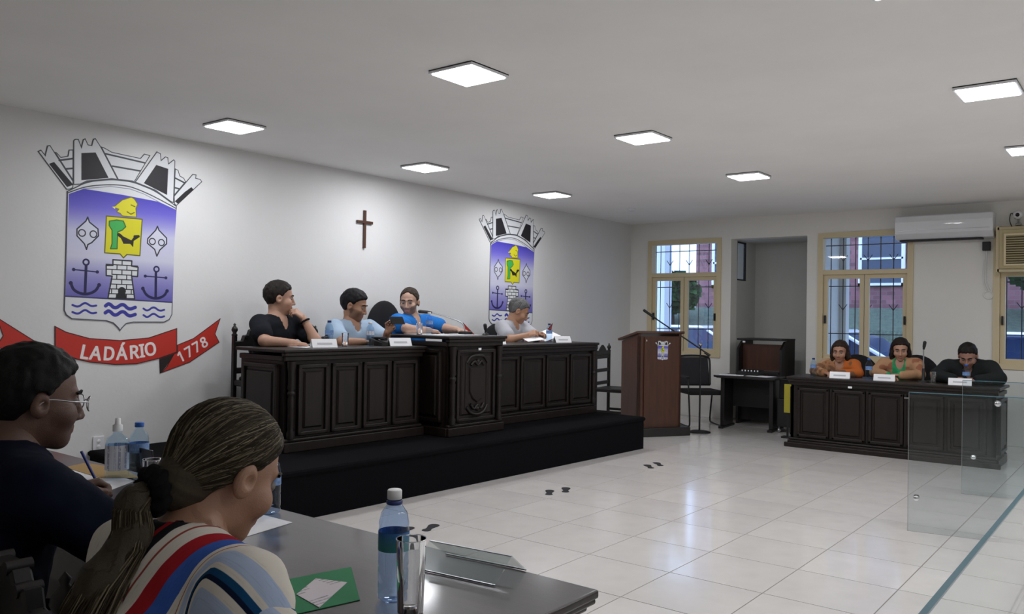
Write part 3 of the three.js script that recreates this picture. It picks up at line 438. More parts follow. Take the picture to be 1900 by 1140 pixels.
{ // lectern
  const t = thing('lectern', 'reddish-brown wooden lectern with the small town crest on its front', 'lectern', [8.7, 0, -4.73], -0.56);
  obj('base', bx(0.72, 0.1, 0.56, 0.02, 0, 0, 0.01), M.blackWood, t);
  obj('front_panel', bx(0.56, 1.05, 0.03, 0, 0.1, 0.2), M.redWood, t);
  for (const s of [-1, 1]) obj('side_panel', prism([[0.215, 0], [-0.2, 0], [-0.2, 0.98], [0.215, 1.08]].map(([a, b]) => [-a, b]), 0.03).rotateY(Math.PI / 2).translate(s > 0 ? 0.25 : -0.28, 0.1, 0), M.redWood, t);
  obj('shelf', bx(0.5, 0.02, 0.38, 0, 0.7, 0), M.redWood, t);
  obj('reading_top', bx(0.62, 0.028, 0.5, 0, 0, 0, 0.006).rotateX(-0.2).translate(0, 1.135, 0.0), M.redWood, t);
  obj('corner_trim', bx(0.025, 1.0, 0.02, -0.2, 0.14, 0.222, 0.004), M.redWood, t);
  obj('small_tag', bx(0.035, 0.02, 0.004, -0.19, 1.09, 0.217), M.white, t);
  const c = obj('crest_plate', artPlate(C.shield, 0.006).scale(0.165, 0.165, 1).translate(0.03, 0.87, 0.216), artMat, t, true);
  for (const k of ['towL', 'towR', 'wallM', 'smL', 'smR']) obj('crest_tower', artPlate(C[k], 0.005).scale(0.165, 0.165, 1).translate(0.03, 0.87, 0.216), artMat, c, true);
}
function mic(t, a, b) { // slim microphone head between two points
  const A = V(...a), Bv = V(...b), e = A.clone().lerp(Bv, 0.35).toArray(); obj('microphone', [bar(a, e, 0.009, 0.013), bar(e, b, 0.015, 0.017), new THREE.SphereGeometry(0.017, 12, 8).translate(...b)], M.black, t);
}
{ const t = thing('microphone_stand', 'tall black boom microphone stand beside the lectern', 'microphone stand', [9.19, 0, -4.33]);
  obj('base', [lathe([[0.13, 0], [0.13, 0.012], [0.1, 0.022], [0.02, 0.03], [0, 0.03]]), bar([0, 0.02, 0], [0.0, 0.02, 0.1], 0.01)], M.black, t); obj('pole', bar([0, 0.02, 0], [0, 1.04, 0], 0.011, 0.009), M.black, t);
  obj('clutch', new THREE.SphereGeometry(0.022, 12, 8).translate(0, 1.05, 0), M.steel, t); obj('boom', bar([0.03, 0.93, 0.1], [-0.18, 1.36, -0.52], 0.009, 0.008), M.black, t); obj('counterweight', bar([0.03, 0.92, 0.11], [0.01, 0.96, 0.05], 0.016), M.black, t);
  mic(t, [-0.17, 1.34, -0.49], [-0.21, 1.45, -0.65]); }
{ // small black desk with papers by the alcove
  const t = thing('small_table', 'small black desk with papers in front of the alcove', 'desk', [9.98, 0, -4.02], -Math.PI / 2 + 0.1);
  obj('desk_top', bx(0.72, 0.03, 0.5, 0, 0.63, 0, 0.006), M.blackWood, t); obj('modesty_panel', bx(0.6, 0.36, 0.02, 0, 0.25, -0.18), M.blackWood, t);
  for (const s of [-1, 1]) { obj('leg', bx(0.05, 0.6, 0.36, s * 0.3, 0.03, 0, 0.006), M.blackWood, t); obj('foot', bx(0.06, 0.03, 0.48, s * 0.3, 0, 0, 0.008), M.black, t); }
}
{ const t = thing('upright_cabinet', 'dark wooden cabinet with sloping lid standing in the alcove', 'cabinet', [10.62, 0, -4.08], -Math.PI / 2);
  obj('side_panel', prism([[-0.24, 0], [0.24, 0], [0.24, 0.98], [0.1, 1.08], [-0.24, 1.1]], 0.03).rotateY(-Math.PI / 2).translate(-0.27, 0, 0), M.blackWood, t); obj('side_panel', prism([[-0.24, 0], [0.24, 0], [0.24, 0.98], [0.1, 1.08], [-0.24, 1.1]], 0.03).rotateY(-Math.PI / 2).translate(0.3, 0, 0), M.blackWood, t);
  obj('lid', bx(0.6, 0.025, 0.5, 0, 1.09, -0.01, 0.006), M.blackWood, t); obj('music_panel', bx(0.53, 0.34, 0.02, 0, 0.7, 0.1), M.redWood, t); obj('ledge', bx(0.54, 0.03, 0.3, 0, 0.66, 0.14, 0.004), M.blackWood, t); obj('lower_panel', bx(0.54, 0.6, 0.02, 0, 0.05, 0.16), M.blackWood, t); obj('small_tag', bx(0.035, 0.02, 0.004, -0.2, 1.06, 0.24), M.white, t);
}
for (const [x, z, a, l] of [[9.86, -4.22, 0.3, 'white sheet of paper on the left of the small black desk'], [9.9, -3.86, -0.2, 'white sheet of paper on the right of the small black desk']]) tag(obj('paper_sheet', bx(0.21, 0.003, 0.3, 0, 0, 0).rotateY(a).translate(x, 0.662, z), M.paper), l, 'paper');
{ const t = thing('audio_mixer', 'small black audio mixer with knobs on the small black desk', 'mixer', [10.02, 0.661, -4.05], -Math.PI / 2);
  obj('body', prism([[-0.1, 0], [0.1, 0], [0.1, 0.03], [-0.1, 0.07]], 0.28).rotateY(-Math.PI / 2).translate(0.14, 0, 0), M.black, t); for (let i = 0; i < 6; i++) obj('knob', lathe([[0.01, 0], [0.008, 0.02], [0, 0.02]], -0.1 + i * 0.04, 0.045, 0.0, 8), i % 2 ? M.white : M.steel, t); }
{ const t = thing('hand_trolley', 'dark equipment case on casters beside the right desk', 'trolley', [10.0, 0, -3.56], 0.1);
  obj('case', bx(0.22, 0.34, 0.2, 0, 0.07, 0, 0.01), M.black, t); obj('upper_case', bx(0.18, 0.24, 0.16, 0, 0.41, 0, 0.01), M.blackGloss, t); for (const x of [-0.08, 0.08]) for (const z of [-0.08, 0.08]) obj('caster', [new THREE.SphereGeometry(0.026, 10, 8).translate(x, 0.028, z), bar([x, 0.03, z], [x, 0.08, z], 0.01)], M.steel, t); }
tag(obj('yellow_board', bx(0.02, 0.33, 0.085, 9.5, 0.29, -3.38, 0.004), M.yellow), 'narrow yellow board leaning at the end of the right desk', 'board');
tag(obj('board_stand', [bx(0.1, 0.02, 0.12, 9.5, 0, -3.38, 0.004), bx(0.015, 0.29, 0.02, 9.5, 0.01, -3.38)], M.black), 'thin black foot under the narrow yellow board', 'stand');

// ---------- wall units on the far wall ----------
{ const t = thing('air_conditioner', 'white split air conditioner high between two windows', 'air conditioner', [BX - 0.001, 2.325, -1.97], -Math.PI / 2);
  const prof = [[0, 0.03], [0.05, 0], [0.16, 0.01], [0.21, 0.07], [0.215, 0.2], [0.2, 0.262], [0.17, 0.275], [0, 0.275]];
  obj('housing', prism(prof, 1.0, 0.008).rotateY(-Math.PI / 2).translate(0.5, 0, 0), M.whitePlastic, t);
  obj('louver', bx(0.86, 0.02, 0.1, -0.03, -0.022, 0.13, 0.004), M.black, t); obj('trim_line', bx(0.95, 0.004, 0.004, 0, 0.1, 0.222), M.steel, t); }
{ const t = thing('window_air_unit', 'old beige box air conditioner fitted in the right window', 'air conditioner', [BX - 0.26, 1.96, -1.06], -Math.PI / 2);
  obj('casing', bx(0.68, 0.43, 0.4, 0, 0, -0.2, 0.012), M.beige, t);
  const g = obj('front_grille', [bx(0.46, 0.02, 0.02, -0.04, 0.03, 0.01), bx(0.46, 0.02, 0.02, -0.04, 0.36, 0.01), bx(0.02, 0.35, 0.02, -0.28, 0.03, 0.01), bx(0.02, 0.35, 0.02, 0.2, 0.03, 0.01)], M.ochre, t);
  for (let i = 0; i < 12; i++) obj('louver', bx(0.46, 0.008, 0.016, 0, 0, 0).rotateX(0.5).translate(-0.04, 0.065 + i * 0.026, 0.008), M.beige, g);
  obj('grille_back', bx(0.46, 0.32, 0.004, -0.04, 0.05, 0.002), std({ color: 0x4c483c, roughness: 0.9 }), t); obj('wood_surround', [bx(0.72, 0.03, 0.12, 0, -0.03, -0.12), bx(0.03, 0.5, 0.12, -0.36, -0.03, -0.12), bx(0.72, 0.03, 0.12, 0, 0.43, -0.12)], M.ochre, t); }
{ const t = thing('junction_box', 'small black box on the far wall under the white air conditioner', 'box', [BX - 0.03, 2.18, -1.55]); obj('box', bx(0.06, 0.1, 0.08, 0, 0, 0, 0.006), M.black, t);
  for (const [dz, dx] of [[-0.02, 0], [0.0, 0.004], [0.025, -0.002]]) obj('cable', tube([[dx, 0.02, dz], [dx + 0.01, -0.2, dz - 0.01], [dx + 0.015, -0.38, dz - 0.005], [dx + 0.012, -0.46, dz + 0.03]], 0.004, 24, 6), M.white, t); obj('cable_coil', new THREE.TorusGeometry(0.045, 0.006, 6, 20).rotateY(Math.PI / 2).translate(0.015, -0.5, 0.02), M.white, t); }
{ const t = thing('security_camera', 'round grey security camera above the old beige air unit', 'camera', [BX - 0.08, 2.47, -1.24]); obj('bracket', [lathe([[0.035, 0], [0.03, 0.02], [0.012, 0.04], [0.012, 0.08]], 0.04, -0.02, 0), bar([0.04, 0.05, 0], [-0.02, 0.08, 0], 0.012)], M.steel, t); obj('body', [new THREE.SphereGeometry(0.05, 18, 12).translate(-0.02, 0.09, 0)], M.whitePlastic, t); obj('lens', new THREE.SphereGeometry(0.022, 12, 8).translate(-0.06, 0.085, 0.0), M.blackGloss, t); obj('cable', tube([[0.02, 0.05, -0.03], [0.05, 0.12, -0.07], [0.06, 0.05, -0.09], [0.05, -0.05, -0.06]], 0.005, 20, 6), M.black, t); }

// ---------- glass railing ----------
{
  const H = 0.9;
  const pane = (label, a, b, knobs, y0 = 0.0) => {
    const L = Math.hypot(b[0] - a[0], b[1] - a[1]), t = thing('glass_panel', label, 'glass panel', [a[0], 0, a[1]], -Math.atan2(b[1] - a[1], b[0] - a[0]), 'glass railing panels');
    obj('pane', bx(L, H - y0, 0.01, L / 2, y0, 0), M.rail, t);
    obj('top_edge', bx(L, 0.004, 0.011, L / 2, H, 0), M.railEdge, t); for (const x of [0, L]) obj('side_edge', bx(0.003, H - y0, 0.011, x, y0, 0), M.steel, t);
    for (const [x, y] of knobs) obj('standoff', [new THREE.CylinderGeometry(0.02, 0.02, 0.03, 14).rotateX(Math.PI / 2).translate(x, y, 0.008), lathe([[0.016, 0], [0.016, 0.01], [0, 0.012]], 0, 0, 0, 12).rotateX(Math.PI / 2).translate(x, y, 0.022)], M.chrome, t);
    obj('floor_clamp', bx(0.07, 0.03, 0.04, L * 0.5, 0, 0, 0.005), M.steel, t);
  };
  pane('long glass railing panel at lower right, its greenish top edge nearest the viewer', [0.6, -0.29], [3.6, -0.29], []);
  pane('long glass railing panel continuing behind the nearest one, right of the floor', [3.62, -0.29], [5.86, -0.29], []);
  pane('clear glass gate panel standing in front of the right desk', [5.86, -1.29], [6.02, -0.34], [[0.05, 0.22], [0.5, 0.86]]);
  pane('clear glass panel behind the glass gate, closest to the right desk', [7.42, -1.24], [7.56, -0.34], [[0.08, 0.3]]);
}
// floor stickers: pairs of shoe prints
[[3.78, -3.69, 'nearest the foreground bottle'], [5.312, -3.684, 'in the middle of the row'], [6.841, -3.673, 'nearest the lectern']].forEach(([x, z, l], k) => {
  const t = thing('floor_sticker', 'pair of black shoe-print floor stickers, ' + l, 'floor sticker', [x, 0.001, z], 0.35 + 0.2 * k, 'shoe-print floor stickers');
  for (const s of [-1, 1]) { const f = new THREE.Shape(); f.moveTo(-0.13, 0); f.bezierCurveTo(-0.13, 0.045, -0.08, 0.045, -0.06, 0.03); f.bezierCurveTo(-0.01, 0.018, 0.02, 0.05, 0.08, 0.05); f.bezierCurveTo(0.14, 0.05, 0.14, -0.04, 0.08, -0.045); f.bezierCurveTo(0.02, -0.045, 0, -0.018, -0.06, -0.03); f.bezierCurveTo(-0.08, -0.045, -0.13, -0.045, -0.13, 0);
    obj('shoe_print', new THREE.ExtrudeGeometry(f, { depth: 0.001, bevelEnabled: false }).rotateX(-Math.PI / 2).scale(0.75, 1, 0.75).translate(s * 0.06, 0, s * 0.06), M.rubber, t); }
});

// ---------- foreground table ----------
{
  const t = thing('council_table', 'dark polished wooden table in the foreground with bottle, glass and papers', 'table', [1.3, 0, -2.7]);
  const z0 = -1.9, z1 = 1.715, L = z1 - z0, zc = (z0 + z1) / 2, W = M.tableWood;
  obj('table_top', bx(0.58, 0.02, L, 0, 0.73, zc, 0.006), W, t);
  obj('edge_moulding', [bx(0.575, 0.014, L - 0.012, 0, 0.716, zc, 0.006), bx(0.55, 0.016, L - 0.04, 0, 0.7, zc, 0.007)], W, t);
  obj('apron', [bx(0.02, 0.1, L - 0.1, 0.24, 0.6, zc), bx(0.02, 0.1, L - 0.1, -0.24, 0.6, zc), bx(0.48, 0.1, 0.02, 0, 0.6, z0 + 0.05), bx(0.48, 0.1, 0.02, 0, 0.6, z1 - 0.05)], W, t);
  obj('front_panel', bx(0.02, 0.56, L - 0.14, 0.22, 0.06, zc), W, t);
  for (const [x, z] of [[-0.23, z0 + 0.06], [0.23, z0 + 0.06], [-0.23, z1 - 0.06], [0.23, z1 - 0.06]]) obj('leg', lathe([[0.03, 0], [0.034, 0.05], [0.024, 0.1], [0.034, 0.3], [0.026, 0.5], [0.035, 0.55], [0.035, 0.7]], x, 0, z, 14), W, t);
}
// ---------- bottles, glasses, papers ----------
function bottle(label, pos, h, r, body, cap, labelMat, group, waterTop = 0.7) {
  const t = thing('water_bottle', label, 'bottle', pos, 0, group);
  obj('bottle_body', lathe([[0, 0], [r * 0.7, 0], [r, 0.008], [r, h * 0.09], [r * 0.94, h * 0.11], [r, h * 0.13], [r, h * 0.30], [r * 0.95, h * 0.32], [r, h * 0.34], [r, h * 0.62], [r * 0.96, h * 0.66], [r * 0.98, h * 0.7], [r * 0.84, h * 0.79], [r * 0.5, h * 0.86], [r * 0.38, h * 0.88], [r * 0.38, h * 0.925]], 0, 0, 0, 28), body, t);
  obj('cap', lathe([[0, h * 0.915], [r * 0.47, h * 0.915], [r * 0.47, h * 0.99], [r * 0.42, h], [0, h]], 0, 0, 0, 24), cap, t);
  if (labelMat) obj('bottle_label', lathe([[r * 1.012, h * 0.46], [r * 1.012, h * 0.63]], 0, 0, 0, 28), labelMat, t);
  return t;
}
const tb = 0.7505;
bottle('large blue-tinted water bottle with white cap at the front of the table', [1.243, tb, -1.285], 0.235, 0.033, M.petBlue, M.capWhite, M.labelTeal);
obj('neck_ring', lathe([[0.0155, 0], [0.0175, 0.002], [0.0175, 0.007], [0.0155, 0.009]], 0, 0.2035, 0, 20), M.capDarkBlue, scene.children.at(-1));
bottle('water bottle with blue cap on the table beyond the striped woman', [1.545, tb, -2.93], 0.2, 0.034, M.pet, M.capBlue, M.labelBlue);
bottle('water bottle mostly hidden by the face of the striped woman', [1.53, tb, -2.12], 0.19, 0.032, M.petBlue, M.capBlue, M.labelBlue);
{ const t = thing('sanitizer_bottle', 'clear bottle with white flip cap and pale label before the navy man', 'bottle', [1.49, tb, -2.98]);
  obj('bottle_body', lathe([[0, 0], [0.036, 0], [0.04, 0.006], [0.04, 0.125], [0.034, 0.145], [0.016, 0.158], [0.014, 0.172]], 0, 0, 0, 24), M.pet, t); obj('bottle_label', lathe([[0.0405, 0.03], [0.0405, 0.12]], 0, 0, 0, 24), M.labelWhite, t); obj('cap', lathe([[0.017, 0.168], [0.017, 0.19], [0.01, 0.194], [0.009, 0.214], [0, 0.216]], 0, 0, 0, 16), M.capWhite, t); }
function tumbler(label, pos, h = 0.15, r = 0.03) {
  const t = thing('drinking_glass', label, 'glass', pos, 0, 'clear drinking glasses');
  obj('glass_wall', lathe([[0, 0.012], [r * 0.8, 0.012], [r - 0.002, h], [r, h], [r * 0.86, 0.002], [r * 0.7, 0], [0, 0]], 0, 0, 0, 28), M.tumbler, t); obj('rim', new THREE.TorusGeometry(r, 0.0012, 6, 28).rotateX(Math.PI / 2).translate(0, h, 0), M.tumbler, t);
}
tumbler('tall clear drinking glass beside the front water bottle', [1.215, tb, -1.205], 0.15, 0.031);
tumbler('clear drinking glass behind the scrunchie of the striped woman', [1.42, tb, -2.6], 0.12, 0.032);
function sheet(label, pts, y, mat = M.paper, name = 'paper_sheet', cat = 'paper') { return tag(obj(name, prism(pts.map(([x, z]) => [x, -z]), 0.0012).rotateX(-Math.PI / 2).translate(0, y, 0), mat), label, cat); }
sheet('white sheet the navy man writes on, with visible corner', [[1.50, -3.32], [1.50, -2.87], [1.31, -2.74], [1.25, -3.2]], tb);
sheet('white sheet on the table in front of the striped woman', [[1.505, -1.976], [1.285, -1.935], [1.30, -2.2], [1.50, -2.21]], tb);
sheet('brown kraft envelope under the clear bottle before the navy man', [[1.545, -3.34], [1.58, -3.1], [1.535, -2.9], [1.44, -3.0], [1.45, -3.3]], tb + 0.0014, M.kraft, 'kraft_envelope', 'envelope');
sheet('green envelope lying near the front edge of the foreground table', [[1.165, -1.565], [1.335, -1.525], [1.195, -1.335], [1.05, -1.37]], tb, M.green, 'green_envelope', 'envelope');
{ const n = std({ map: dataTex(128, 128, (u, v) => { const l = Math.floor(v * 9), on = l > 1 && l < 8 && (v * 9) % 1 > 0.5 && u > 0.12 && u < 0.5 + 0.4 * hash(l, 3, 1), k = on ? 0.62 + 0.2 * hash(u * 60, l, 4) : 0.87; return [k, k * 0.96, k * 0.97]; }, 0.12), roughness: 0.85 });
  sheet('small white printed card on the green envelope', [[1.222, -1.515], [1.25, -1.44], [1.107, -1.36], [1.126, -1.46]], tb + 0.0016, n, 'printed_card', 'card'); }
function acrylicStand(label, x, y, z, turn, len = 0.25) {
  const t = thing('acrylic_stand', label, 'name holder', [x, y, z], turn, 'clear acrylic name holders');
  obj('front_sheet', bx(len, 0.085, 0.003).rotateX(-0.95).translate(0, 0.002, 0.055), M.acrylic, t); obj('back_sheet', bx(len, 0.085, 0.003).rotateX(0.95).translate(0, 0.002, -0.083), M.acrylic, t);
  obj('sheet_edge', [bx(len, 0.002, 0.005, 0, 0.0505, -0.014), bx(len, 0.003, 0.004, 0, 0.001, 0.055), bx(len, 0.003, 0.004, 0, 0.001, -0.083)], M.steel, t);
}
acrylicStand('clear acrylic name holder near the right end of the foreground table', 1.52, tb, -1.3, Math.PI / 2 + 0.12, 0.235); acrylicStand('clear acrylic name holder on the table beyond the striped woman', 1.53, tb, -2.04 - 0.27, Math.PI / 2 + 0.1, 0.24);
{ const t = thing('name_tablet', 'small black upright tablet between the bottles before the navy man', 'tablet', [1.55, tb, -3.06 + 0.2], Math.PI / 2); obj('screen', bx(0.09, 0.11, 0.008, 0, 0.002, 0, 0.002).rotateX(-0.15), M.blackGloss, t); obj('foot', bx(0.07, 0.005, 0.06, 0, 0, -0.02, 0.002), M.black, t); }
{ const t = thing('eyeglass_case', 'dark purple oval case on the table beside the navy sleeve', 'case', [1.36, tb, -2.62], 0.6); obj('lower_shell', new THREE.SphereGeometry(1, 20, 12).scale(0.075, 0.014, 0.035).translate(0, 0.014, 0), std({ color: 0x28244a, roughness: 0.4 }), t); }
// items on the long desk
const tent = (label, pos, turn) => { const t = thing('name_plate', label, 'name plate', pos, turn, 'white folded name plates'); obj('plate', [bx(0.2, 0.075, 0.003).rotateX(-0.5).translate(0, 0, 0.037), bx(0.2, 0.075, 0.003).rotateX(0.5).translate(0, 0, -0.037)], M.white, t); obj('name_strip', bx(0.12, 0.016, 0.001, 0, 0.026, 0.002).rotateX(-0.5).translate(0, 0, 0.0376), std({ color: 0xb9b9bd, roughness: 0.8 }), t); };
const dl = 1.0905;
tent('white name plate in front of the man in the black shirt', D(0.42, dl, -0.1), -DA - 0.3); tent('white name plate in front of the man in the pale blue shirt', D(1.2, dl, -0.1), -DA - 0.3);
tent('white name plate in front of the grey-haired man', D(2.42, dl - 0.005, -0.1), -DA - 0.3); tent('white name plate at the empty end of the long desk', D(3.5, dl - 0.005, -0.12), -DA - 0.3);
bottle('water bottle beside the man in the black shirt on the long desk', D(0.53, dl, -0.18), 0.21, 0.033, M.pet, M.capDarkBlue, M.labelBlue); bottle('water bottle before the man in the pale blue shirt', D(0.93, dl, -0.16), 0.2, 0.033, M.pet, M.capWhite, M.labelWhite);
bottle('water bottle on the raised middle desk', D(1.6, 1.1805, -0.16), 0.2, 0.033, M.pet, M.capWhite, M.labelBlue); bottle('water bottle standing alone at the empty end of the long desk', D(3.38, dl - 0.005, -0.2), 0.2, 0.033, M.pet, M.capDarkBlue, M.labelBlue);
tumbler('drinking glass before the man in the pale blue shirt', D(0.68, dl, -0.17), 0.11, 0.03); tumbler('drinking glass on the raised middle desk', D(1.52, 1.1805, -0.2), 0.1, 0.03);
sheet('white sheet under the hand of the man in the black shirt', [[4.0, -5.36], [4.3, -5.33], [4.28, -5.12], [4.02, -5.15]], dl); sheet('white papers spread on the raised middle desk', [[5.2, -5.1], [5.78, -5.08], [5.75, -4.85], [5.24, -4.87]], 1.1805); sheet('stack of white papers before the man in the blue shirt', [[5.3, -5.4], [5.7, -5.38], [5.7, -5.2], [5.32, -5.2]], 1.1805);
{ const t = thing('open_document', 'white document tilted up in the hands of the grey-haired man', 'document', [7.12, dl + 0.0, -5.22], -0.4); obj('left_page', bx(0.2, 0.002, 0.26).rotateX(0.25).rotateZ(0.12).translate(-0.1, 0.045, 0), M.paper, t); obj('right_page', bx(0.2, 0.002, 0.26).rotateX(0.25).rotateZ(0.3).translate(0.1, 0.065, 0), M.paper, t); }
{ const t = thing('gooseneck_microphone', 'gooseneck microphone rising from the raised middle desk', 'microphone', D(2.0, 1.1805, -0.1), -DA); obj('base', bx(0.09, 0.03, 0.1, 0, 0, 0, 0.008), M.black, t); obj('gooseneck', tube([[0, 0.03, 0], [-0.02, 0.1, -0.02], [-0.14, 0.16, -0.1], [-0.27, 0.2, -0.18]], 0.006), M.steel, t); mic(t, [-0.26, 0.198, -0.175], [-0.36, 0.205, -0.23]); }
{ const t = thing('microphone_clip', 'short black desk microphone at the right end of the raised middle desk', 'microphone', D(2.04, 1.1805, 0.12), -DA); obj('base', lathe([[0.03, 0], [0.03, 0.01], [0.012, 0.02], [0.012, 0.03], [0, 0.03]]), M.black, t); mic(t, [0, 0.03, 0], [-0.01, 0.09, 0.0]); }
{ const t = thing('desk_telephone', 'black desk telephone on the long desk near its raised section', 'telephone', D(1.12, dl, -0.2), -DA); obj('body', prism([[-0.08, 0], [0.08, 0], [0.08, 0.025], [-0.08, 0.06]], 0.2, 0.004).rotateY(-Math.PI / 2).translate(0.1, 0, 0), M.black, t); obj('handset', [bx(0.04, 0.02, 0.17, -0.06, 0.055, 0, 0.008), bx(0.045, 0.02, 0.05, -0.06, 0.045, 0.06, 0.008), bx(0.045, 0.02, 0.05, -0.06, 0.045, -0.06, 0.008)], M.blackGloss, t); }
// items on the right desk
const rd = 0.7555;
tent('white name plate in front of the woman in the orange blouse', [9.02, rd, -2.66], -Math.PI / 2 + 0.15); tent('white name plate in front of the woman in the green top', [9.02, rd, -2.22], -Math.PI / 2 + 0.15); tent('white name plate in front of the man in the dark suit', [9.02, rd, -1.53], -Math.PI / 2 + 0.15);
bottle('water bottle at the left end of the right desk', [9.06, rd, -2.95], 0.2, 0.032, M.pet, M.capDarkBlue, M.labelBlue); bottle('water bottle between the two women on the right desk', [9.06, rd, -2.38], 0.22, 0.034, M.pet, M.capBlue, M.labelBlue); bottle('water bottle held before the mouth of the man in the suit', [9.1, rd, -1.49], 0.2, 0.033, M.pet, M.capBlue, M.labelBlue);
tumbler('drinking glass beside the man in the dark suit', [9.1, rd, -1.78], 0.11, 0.03);
{ const t = thing('table_microphone', 'slim upright microphone between the green-topped woman and the suited man', 'microphone', [9.14, rd, -1.88]); obj('base', lathe([[0.05, 0], [0.05, 0.012], [0.015, 0.022], [0.012, 0.14], [0, 0.14]]), M.black, t); obj('stem', bar([0, 0.12, 0], [0, 0.34, 0.0], 0.006), M.steel, t); mic(t, [0, 0.33, 0], [0, 0.4, 0.01]); }

// ---------- people ----------
// surface of a distance field on a grid (surface nets)
function netMesh(f, lo, hi, cell) {
  const n = [0, 1, 2].map((i) => Math.ceil((hi[i] - lo[i]) / cell) + 1), [nx, ny, nz] = n, val = new Float32Array(nx * ny * nz);
  for (let k = 0, q = 0; k < nz; k++) for (let j = 0; j < ny; j++) for (let i = 0; i < nx; i++, q++) val[q] = f(lo[0] + i * cell, lo[1] + j * cell, lo[2] + k * cell);
  const pos = [], idx = [], at = new Int32Array(nx * ny * nz).fill(-1), sx = 1, sy = nx, sz = nx * ny, off = [0, sx, sy, sx + sy, sz, sx + sz, sy + sz, sx + sy + sz], E = [[0, 1], [0, 2], [0, 4], [1, 3], [1, 5], [2, 3], [2, 6], [3, 7], [4, 5], [4, 6], [5, 7], [6, 7]];
  for (let k = 0; k < nz - 1; k++) for (let j = 0; j < ny - 1; j++) for (let i = 0; i < nx - 1; i++) {
    const q = i + j * sy + k * sz; let m = 0; for (let c = 0; c < 8; c++) if (val[q + off[c]] < 0) m |= 1 << c;
    if (m === 0 || m === 255) continue;
    let x = 0, y = 0, z = 0, e = 0;
    for (const [a, b] of E) { if (((m >> a) & 1) === ((m >> b) & 1)) continue; const va = val[q + off[a]], vb = val[q + off[b]], t = va / (va - vb); x += (a & 1) + t * ((b & 1) - (a & 1)); y += ((a >> 1) & 1) + t * (((b >> 1) & 1) - ((a >> 1) & 1)); z += (a >> 2) + t * ((b >> 2) - (a >> 2)); e++; }
    at[q] = pos.length / 3; pos.push(lo[0] + (i + x / e) * cell, lo[1] + (j + y / e) * cell, lo[2] + (k + z / e) * cell);
  }
  for (let k = 1; k < nz - 1; k++) for (let j = 1; j < ny - 1; j++) for (let i = 1; i < nx - 1; i++) {
    const q = i + j * sy + k * sz, s = val[q] < 0;
    for (const [d, u, v] of [[sx, sy, sz], [sy, sz, sx], [sz, sx, sy]]) {
      if (s === val[q + d] < 0) continue;
      const a = at[q], b = at[q - u], c = at[q - u - v], e = at[q - v]; if (a < 0 || b < 0 || c < 0 || e < 0) continue;
      if (s) idx.push(a, b, c, a, c, e); else idx.push(a, c, b, a, e, c);
    }
  }
  const g = new THREE.BufferGeometry(); g.setAttribute('position', new THREE.Float32BufferAttribute(pos, 3)); g.setIndex(idx); g.computeVertexNormals(); return g;
}
const smin = (a, b, k) => { const h = Math.max(k - Math.abs(a - b), 0) / k; return Math.min(a, b) - h * h * k * 0.25; };
const smax = (a, b, k) => -smin(-a, -b, k);
const ell = (x, y, z, rx, ry, rz) => { const k0 = Math.hypot(x / rx, y / ry, z / rz), k1 = Math.hypot(x / (rx * rx), y / (ry * ry), z / (rz * rz)); return k1 < 1e-9 ? -Math.min(rx, ry, rz) : k0 * (k0 - 1) / k1; };
const cap = (x, y, z, a, b, ra, rb) => { const bx_ = b[0] - a[0], by = b[1] - a[1], bz = b[2] - a[2], px = x - a[0], py = y - a[1], pz = z - a[2]; const t = cl((px * bx_ + py * by + pz * bz) / (bx_ * bx_ + by * by + bz * bz)); return Math.hypot(px - t * bx_, py - t * by, pz - t * bz) - (ra + (rb - ra) * t); };
const n3 = (x, y, z, s = 0) => { const i = Math.floor(x), j = Math.floor(y), k = Math.floor(z), u = x - i, v = y - j, w = z - k, e = (a) => a * a * (3 - 2 * a), U = e(u), Vv = e(v), Ww = e(w), h = (a, b, c) => hash(a + c * 57, b + c * 131, s); const L = (a, b, t) => a + (b - a) * t; return L(L(L(h(i, j, k), h(i + 1, j, k), U), L(h(i, j + 1, k), h(i + 1, j + 1, k), U), Vv), L(L(h(i, j, k + 1), h(i + 1, j, k + 1), U), L(h(i, j + 1, k + 1), h(i + 1, j + 1, k + 1), U), Vv), Ww) - 0.5; };
const add = (a, b, s = 1) => [a[0] + b[0] * s, a[1] + b[1] * s, a[2] + b[2] * s], sub = (a, b) => [a[0] - b[0], a[1] - b[1], a[2] - b[2]], mix = (a, b, t) => [a[0] + (b[0] - a[0]) * t, a[1] + (b[1] - a[1]) * t, a[2] + (b[2] - a[2]) * t];
const unit = (a) => { const l = Math.hypot(...a); return a.map((v) => v / l); }, cross = (a, b) => [a[1] * b[2] - a[2] * b[1], a[2] * b[0] - a[0] * b[2], a[0] * b[1] - a[1] * b[0]], dot = (a, b) => a[0] * b[0] + a[1] * b[1] + a[2] * b[2];
